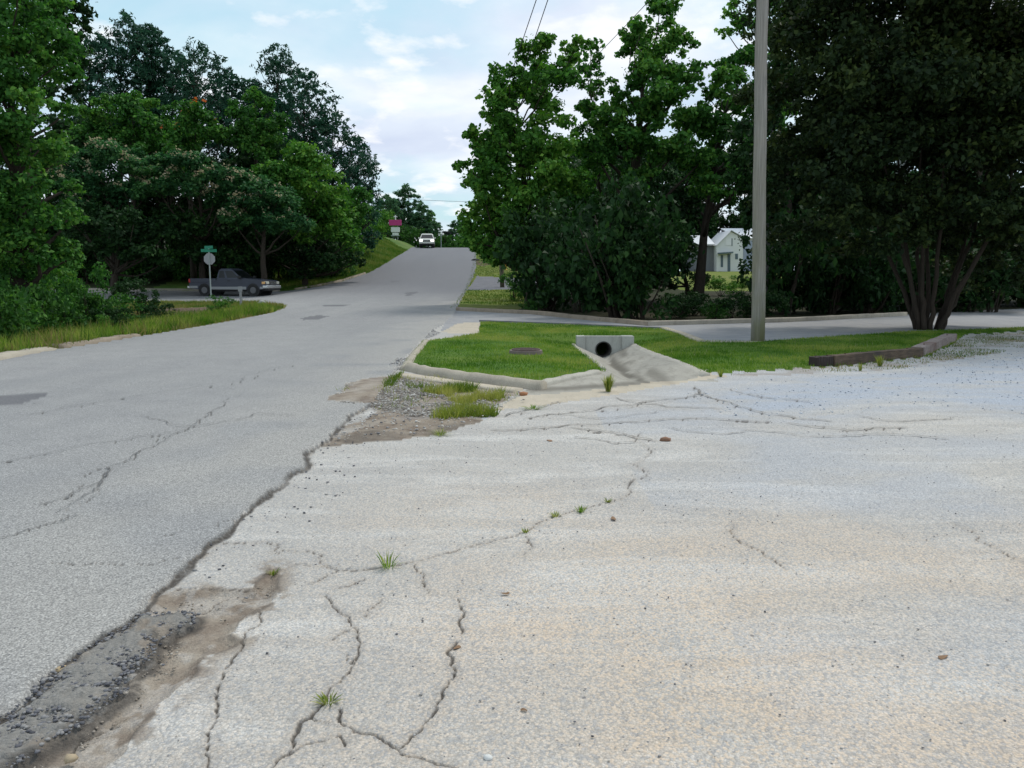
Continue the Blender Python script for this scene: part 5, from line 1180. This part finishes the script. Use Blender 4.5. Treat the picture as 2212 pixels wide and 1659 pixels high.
# ------------------------------------------------------------------ grass, weeds, stones
def blades(name, pts, h, w, lean, m, seed, zo=0.0):
    r = np.random.default_rng(seed); n = len(pts); x, y = pts[:, 0], pts[:, 1]; z = base_h(x, y) + zo
    a = r.uniform(0, 6.283, n); H_ = h * r.uniform(.5, 1.3, n); Wd = w * r.uniform(.7, 1.3, n); l = lean * r.uniform(0, 1, n) * H_; b = r.uniform(0, 6.283, n)
    V = np.stack([np.stack([x - np.cos(a) * Wd / 2, y - np.sin(a) * Wd / 2, z - .01], 1), np.stack([x + np.cos(a) * Wd / 2, y + np.sin(a) * Wd / 2, z - .01], 1), np.stack([x + np.cos(b) * l, y + np.sin(b) * l, z + H_], 1)], 1).reshape(-1, 3)
    tone = np.clip(0.5 + 2.1 * (vnoise(x, y, 1.3, seed) * .6 + vnoise(x, y, .3, seed + 1) * .4 - .5) + r.normal(size=n) * .16, 0, 1); TRI[0] += n
    o = link(name, np_mesh(name, V, np.arange(3 * n).reshape(-1, 3), {'tone': ('FACE', tone)}), m); o['kind'] = 'stuff'; return o
def scatter(P, n, seed, keep=None):
    r = np.random.default_rng(seed); P = np.asarray(P); lo, hi = P.min(0), P.max(0); q = r.uniform(lo, hi, (n, 2)); m = inpoly(q[:, 0], q[:, 1], P)
    q = q[m]
    return q[keep(q[:, 0], q[:, 1])] if keep else q
nofl = lambda x, y: ~((x > FL_L - .01) & (x < FL_R + .01) & (y > FL_Y0) & (y < FL_Y1 + .02)) & ~((np.abs(x - 2.45) < .76) & (y > 21) & (y < 21.45)) & (np.hypot(x - mhp[0], y - mhp[1]) > .36)
isl_w = ISLAND.copy(); isl_w = isl_w[isl_w[:, 0] < 22] if False else ISLAND
blades('grass', scatter(isl_w, 190000, 1, nofl), .055, .016, .8, M['blade'], 2, .015)
blades('clover', scatter(isl_w, 1500, 5, lambda x, y: nofl(x, y) & (vnoise(x, y, 2.0, 6) > .55)), .06, .012, .5, M['bloom'], 6, .02)
VERGE = np.array([(-10.2, 15), (-10.3, 25), (-10.4, 34), (-10.85, 38), (-11.7, 41.3), (-14.2, 45.2), (-18, 48), (-26, 49.3), (-26, 30), (-17, 24), (-15, 14)])
SOILP = lambda x, y: np.hypot((x - bs[0]) / 2.2, (y - bs[1]) / 1.0) > .95
blades('grass', scatter(VERGE, 60000, 8, SOILP), .16, .03, .9, M['blade_dry'], 9)
blades('tall_grass', scatter(VERGE, 26000, 10, lambda x, y: (vnoise(x, y, 1.6, 12) > .5) & (y < 36) & SOILP(x, y)), .42, .035, .8, M['blade_dry'], 11)
blades('grass', scatter([(-10.3, 14), (-10.5, 36), (-12.5, 40), (-13.5, 30), (-12.6, 14)], 16000, 14, lambda x, y: vnoise(x, y, .9, 15) > .4), .3, .03, .9, M['blade'], 13)
LB = np.array([p for p in R_left[3:9]] + [(-24, 62), (-24, 80), (-20, 112)])
blades('grass', scatter(LB, 60000, 16), .22, .06, .9, M['blade_mid'], 17)
HLN = np.array([(-2.9, 37), (-2.8, 43), (.5, 41), (1.2, 45), (1, 54), (7, 62), (12, 100), (-5, 112), (-4.3, 90), (-3.7, 70), (-3.3, 52)])
blades('grass', scatter(HLN, 70000, 18, lambda x, y: ~inpoly(x, y, SIDE)), .09, .045, .9, M['blade_mid'], 19)
blades('grass', scatter(MIXG, 45000, 20, lambda x, y: vnoise(x, y, .7, 21) * .6 + vnoise(x, y, .2, 23) * .4 > .44), .038, .014, .9, M['blade_dry'], 22)
# weeds in the dirt island
WEED = np.array([gz(*p) for p in [(880, 838), (960, 842), (1060, 850), (1085, 875), (1070, 892), (990, 905), (930, 908), (990, 880), (1000, 862), (900, 852)]])
WEED = rough_line(np.vstack([WEED, WEED[:1]]), .35, 91, 3)
blades('weeds', scatter(WEED, 14000, 24, lambda x, y: vnoise(x, y, .35, 25) > .36), .13, .014, 1.1, M['weed'], 26)
blades('weeds', scatter(DD([(830, 828), (862, 812), (872, 806), (850, 838), (826, 845)]), 1500, 27), .09, .014, 1.0, M['weed'], 28)
def tuft(label, dxp, dyp, h, spread, n, seed, m='weed', group=None):
    p = gz(dxp, dyp); r = np.random.default_rng(seed); o = empty('weed_tuft', (p[0], p[1], HZ(*p))); tag(o, label, 'weed', group)
    a = r.uniform(0, 6.283, n); rr0 = r.uniform(0, spread * .25, n); l = r.uniform(.2, 1, n) * spread; H_ = h * r.uniform(.4, 1.1, n); wdt = r.uniform(.0014, .0034, n) * (1 + h * 4)
    b0 = np.stack([np.cos(a) * rr0, np.sin(a) * rr0, np.full(n, -.01)], 1); tip = np.stack([np.cos(a) * l, np.sin(a) * l, H_], 1); md = b0 * .45 + tip * .55 + np.array([0, 0, 1]) * (h * .12)
    s = np.stack([-np.sin(a), np.cos(a), a * 0], 1) * wdt[:, None]
    V = np.stack([b0 - s * .5, b0 + s * .5, md + s, md - s, tip - s * .1, tip + s * .1], 1).reshape(-1, 3); k = np.arange(n)[:, None] * 6
    Q = np.concatenate([k + np.array([[0, 1, 2, 3]]), k + np.array([[3, 2, 5, 4]])]); TRI[0] += 4 * n
    link('leaves', np_mesh('leaves', V, Q, {'tone': ('FACE', np.clip(np.tile(r.uniform(0, 1, n), 2), 0, 1))}), M[m], o); return o
tuft('upright yellow green weed growing at the front edge of the concrete apron', 1314, 846, .24, .14, 150, 1)
tuft('grass tuft with long blades growing from the long crack', 838, 1226, .09, .11, 30, 2, 'blade')
tuft('small dark green weed further along the long crack', 1255, 1106, .04, .07, 40, 3, 'blade')
tuft('flat weed on the long crack left of the dark green weed', 1200, 1116, .03, .07, 40, 4)
tuft('tiny weed on the long crack near its bend', 1135, 1150, .03, .04, 24, 5)
tuft('flat weed in the crack at the bottom centre of the picture', 708, 1518, .03, .07, 34, 6, 'weed')
tuft('flat spreading weed on the lot below the dirt patch', 1152, 884, .05, .22, 70, 7, 'blade')
tuft('small weed where the apron meets the right end of the lawn', 1557, 814, .14, .1, 50, 8)
tuft('flat weed at the upper end of the long crack', 1312, 1084, .03, .06, 30, 9)
tuft('weed growing against the dark timber', 1900, 790, .2, .16, 90, 10)
tuft('small weed on the gravel in front of the dark timber', 1858, 800, .14, .1, 50, 11)
tuft('low weed at the lower edge of the dirt patch', 950, 940, .05, .2, 70, 12, 'weed')
tuft('dry weed beside the eroded edge of the pavement', 590, 1240, .03, .05, 30, 13)
# small stones
def pebble_mesh(seed):
    r = np.random.default_rng(seed); bm = bmesh.new(); bmesh.ops.create_icosphere(bm, subdivisions=1, radius=1)
    for v in bm.verts: v.co = Vector((v.co.x * 1.2, v.co.y, v.co.z * .65)) * r.uniform(.75, 1.15)
    V = np.array([v.co[:] for v in bm.verts]); Fc = np.array([[v.index for v in f.verts] for f in bm.faces]); bm.free(); return V, Fc
def pebbles(name, pts, s0, s1, m, seed, zo=0.0):
    r = np.random.default_rng(seed); V0, F0 = pebble_mesh(seed); n = len(pts); a = r.uniform(0, 6.283, n); s = s0 + (s1 - s0) * r.random(n) ** 2.5
    c, sn = np.cos(a)[:, None], np.sin(a)[:, None]
    X = (V0[None, :, 0] * c - V0[None, :, 1] * sn) * s[:, None] + pts[:, :1]; Y = (V0[None, :, 0] * sn + V0[None, :, 1] * c) * s[:, None] + pts[:, 1:2]
    Z = V0[None, :, 2] * s[:, None] + (base_h(pts[:, 0], pts[:, 1]) + zo)[:, None] + s[:, None] * .3
    Vt = np.stack([X, Y, Z], -1).reshape(-1, 3); Fa = (np.arange(n)[:, None, None] * len(V0) + F0[None]).reshape(-1, 3); TRI[0] += len(Fa)
    o = link(name, np_mesh(name, Vt, Fa, {'tone': ('FACE', np.repeat(r.random(n), len(F0)))}), m); o['kind'] = 'stuff'; return o
def m_peb(name, stops):
    m, t, p = mat(name); b = NB(t); b.l(b.ramp(b.attr('tone'), stops), p.inputs['Base Color']); p.inputs['Roughness'].default_value = .9; return m
M['peb'] = m_peb('mixed gravel', [(0, (.10, .10, .11)), (.3, (.26, .25, .25)), (.6, (.42, .40, .38)), (.85, (.55, .5, .44)), (1, (.62, .62, .62))])
M['peb3'] = m_peb('brownish gravel', [(0, (.16, .14, .12)), (.4, (.27, .25, .225)), (.75, (.38, .35, .32)), (1, (.6, .58, .55))])
M['pebd'] = m_peb('dark chips', [(0, (.06, .06, .07)), (.5, (.14, .14, .155)), (1, (.28, .27, .26))])
M['pebb2'] = m_peb('dirty chips', [(0, (.10, .085, .07)), (.5, (.24, .20, .16)), (1, (.40, .36, .31))])
M['pebb'] = m_peb('blue grey gravel', [(0, (.22, .24, .28)), (.5, (.40, .44, .50)), (1, (.62, .65, .7))])
GP1 = np.array(DD([(710, 872), (750, 832), (850, 818), (900, 826), (1000, 850), (1150, 862), (1090, 885), (1000, 900), (880, 905), (800, 880)]))
pebbles('gravel', scatter(GP1, 14000, 31, lambda x, y: vnoise(x, y, .6, 32) * .5 + vnoise(x, y, .2, 33) * .5 > np.where(x < -1.2, .2, .42)), .005, .017, M['peb3'], 34, .03)
blades('weeds', scatter(MUDP, 2500, 124, lambda x, y: (vnoise(x, y, .3, 125) > .62) & (y > 9.6)), .07, .012, 1.2, M['weed'], 126, .02)
pebbles('gravel', scatter(MUDP, 2500, 35), .005, .018, M['peb'], 36, .02)
SHO = np.array(DD([(935, 712), (952, 720), (912, 738), (866, 797), (845, 812), (815, 820), (850, 780)])); pebbles('gravel', scatter(SHO, 5000, 51), .005, .02, M['peb'], 52, .01)
LOTN = np.array(DD([(800, 940), (1500, 860), (2260, 900), (2300, 1700), (300, 1690), (620, 1250)]))
pebbles('gravel', scatter(LOTN, 1500, 37, lambda x, y: vnoise(x, y, 1.2, 38) > .35), .002, .007, M['pebd'], 39, .002)
pebbles('gravel', scatter(LOTN, 3600, 47), .002, .006, M['peb'], 49, .002)
pebbles('gravel', scatter(GRAV, 7000, 40), .005, .016, M['pebb'], 41, .0)
ER = np.vstack([SCAR]); pebbles('gravel', scatter(ER, 1500, 42, lambda x, y: (x < -.4) & (vnoise(x, y, .15, 43) > .45)), .002, .008, M['pebb2'], 44, -.012)
pebbles('gravel', scatter(STRIP, 2600, 54), .003, .011, M['pebd'], 55, .02)
pebbles('gravel', scatter([(-1.95, 9), (-1.2, 9), (-1.3, 4), (-1.6, 2), (-2.4, 1.5), (-2.2, 4)], 600, 45), .003, .012, M['pebd'], 46, .0)
# litter lying on the lot
def leaf_thing(label, dxp, dyp, s, m, seed, nm='dead_leaf', cat='leaf'):
    p = gz(dxp, dyp); r = np.random.default_rng(seed); bm = bmesh.new(); n = 10
    ring = [bm.verts.new((math.cos(a) * s * (1 + .1 * math.sin(3 * a + seed)), math.sin(a) * s * .5 * (1 + .1 * math.cos(2 * a)), .004 + .003 * math.sin(2 * a + seed))) for a in [2 * math.pi * k / n for k in range(n)]]
    c = bm.verts.new((0, 0, .006))
    for k in range(n): bm.faces.new((ring[k], ring[(k + 1) % n], c))
    o = obj_bm(nm, bm, m); sol = o.modifiers.new('thickness', 'SOLIDIFY'); sol.thickness = .002
    o.location = (p[0], p[1], HZ(*p) + .004); o.rotation_euler = (0, 0, r.uniform(0, 6.28)); return tag(o, label, cat, 'dead leaves on the lot')
M['dead'] = flat('dry brown leaf', (.20, .115, .06), .8, 0, .3, 60)
for k, (x, y, s, lab) in enumerate([(987, 1402, .022, 'brown dead leaf lying beside the middle crack'), (1092, 1284, .022, 'narrow dead leaf between the middle crack and the long crack'), (1325, 1122, .035, 'reddish dead leaf on the lot just below the long crack'), (2036, 1422, .028, 'dead leaf on the sandy gravel at the right'),
      (1132, 1537, .014, 'tiny dead leaf low in the picture right of the middle crack'), (1187, 953, .05, 'dark dead leaf on the far lot below the weeds')]): leaf_thing(lab, x, y, s, M['dead'], k)
def stone(label, dxp, dyp, s, col, seed):
    p = gz(dxp, dyp); V0, F0 = pebble_mesh(seed); o = link('stone', np_mesh('stone', V0 * s, F0), flat('stone ' + str(seed), col, .9, 0, .3, 30)); o.location = (p[0], p[1], HZ(*p) + s * .3); return tag(o, label, 'stone', 'loose stones')
stone('reddish brown stone on the pale lot below the channel', 1437, 953, .05, (.22, .12, .075), 1)
stone('tan stone lodged in the pavement edge at the lower left', 131, 1451, .028, (.42, .32, .19), 2)
stone('flat sandy stone on the eroded strip at the bottom left', 154, 1642, .024, (.38, .30, .2), 3)
stone('orange clay lump at the right end of the dirt patch by the kerb', 1130, 854, .06, (.33, .15, .07), 4)
stone('white stone among the weeds of the dirt patch', 962, 848, .06, (.62, .62, .6), 5)
stone('white pebble at the bottom edge of the picture', 1055, 1640, .018, (.6, .6, .58), 6)
print('TRI', TRI[0], sum(len(m.polygons) for m in bpy.data.meshes))
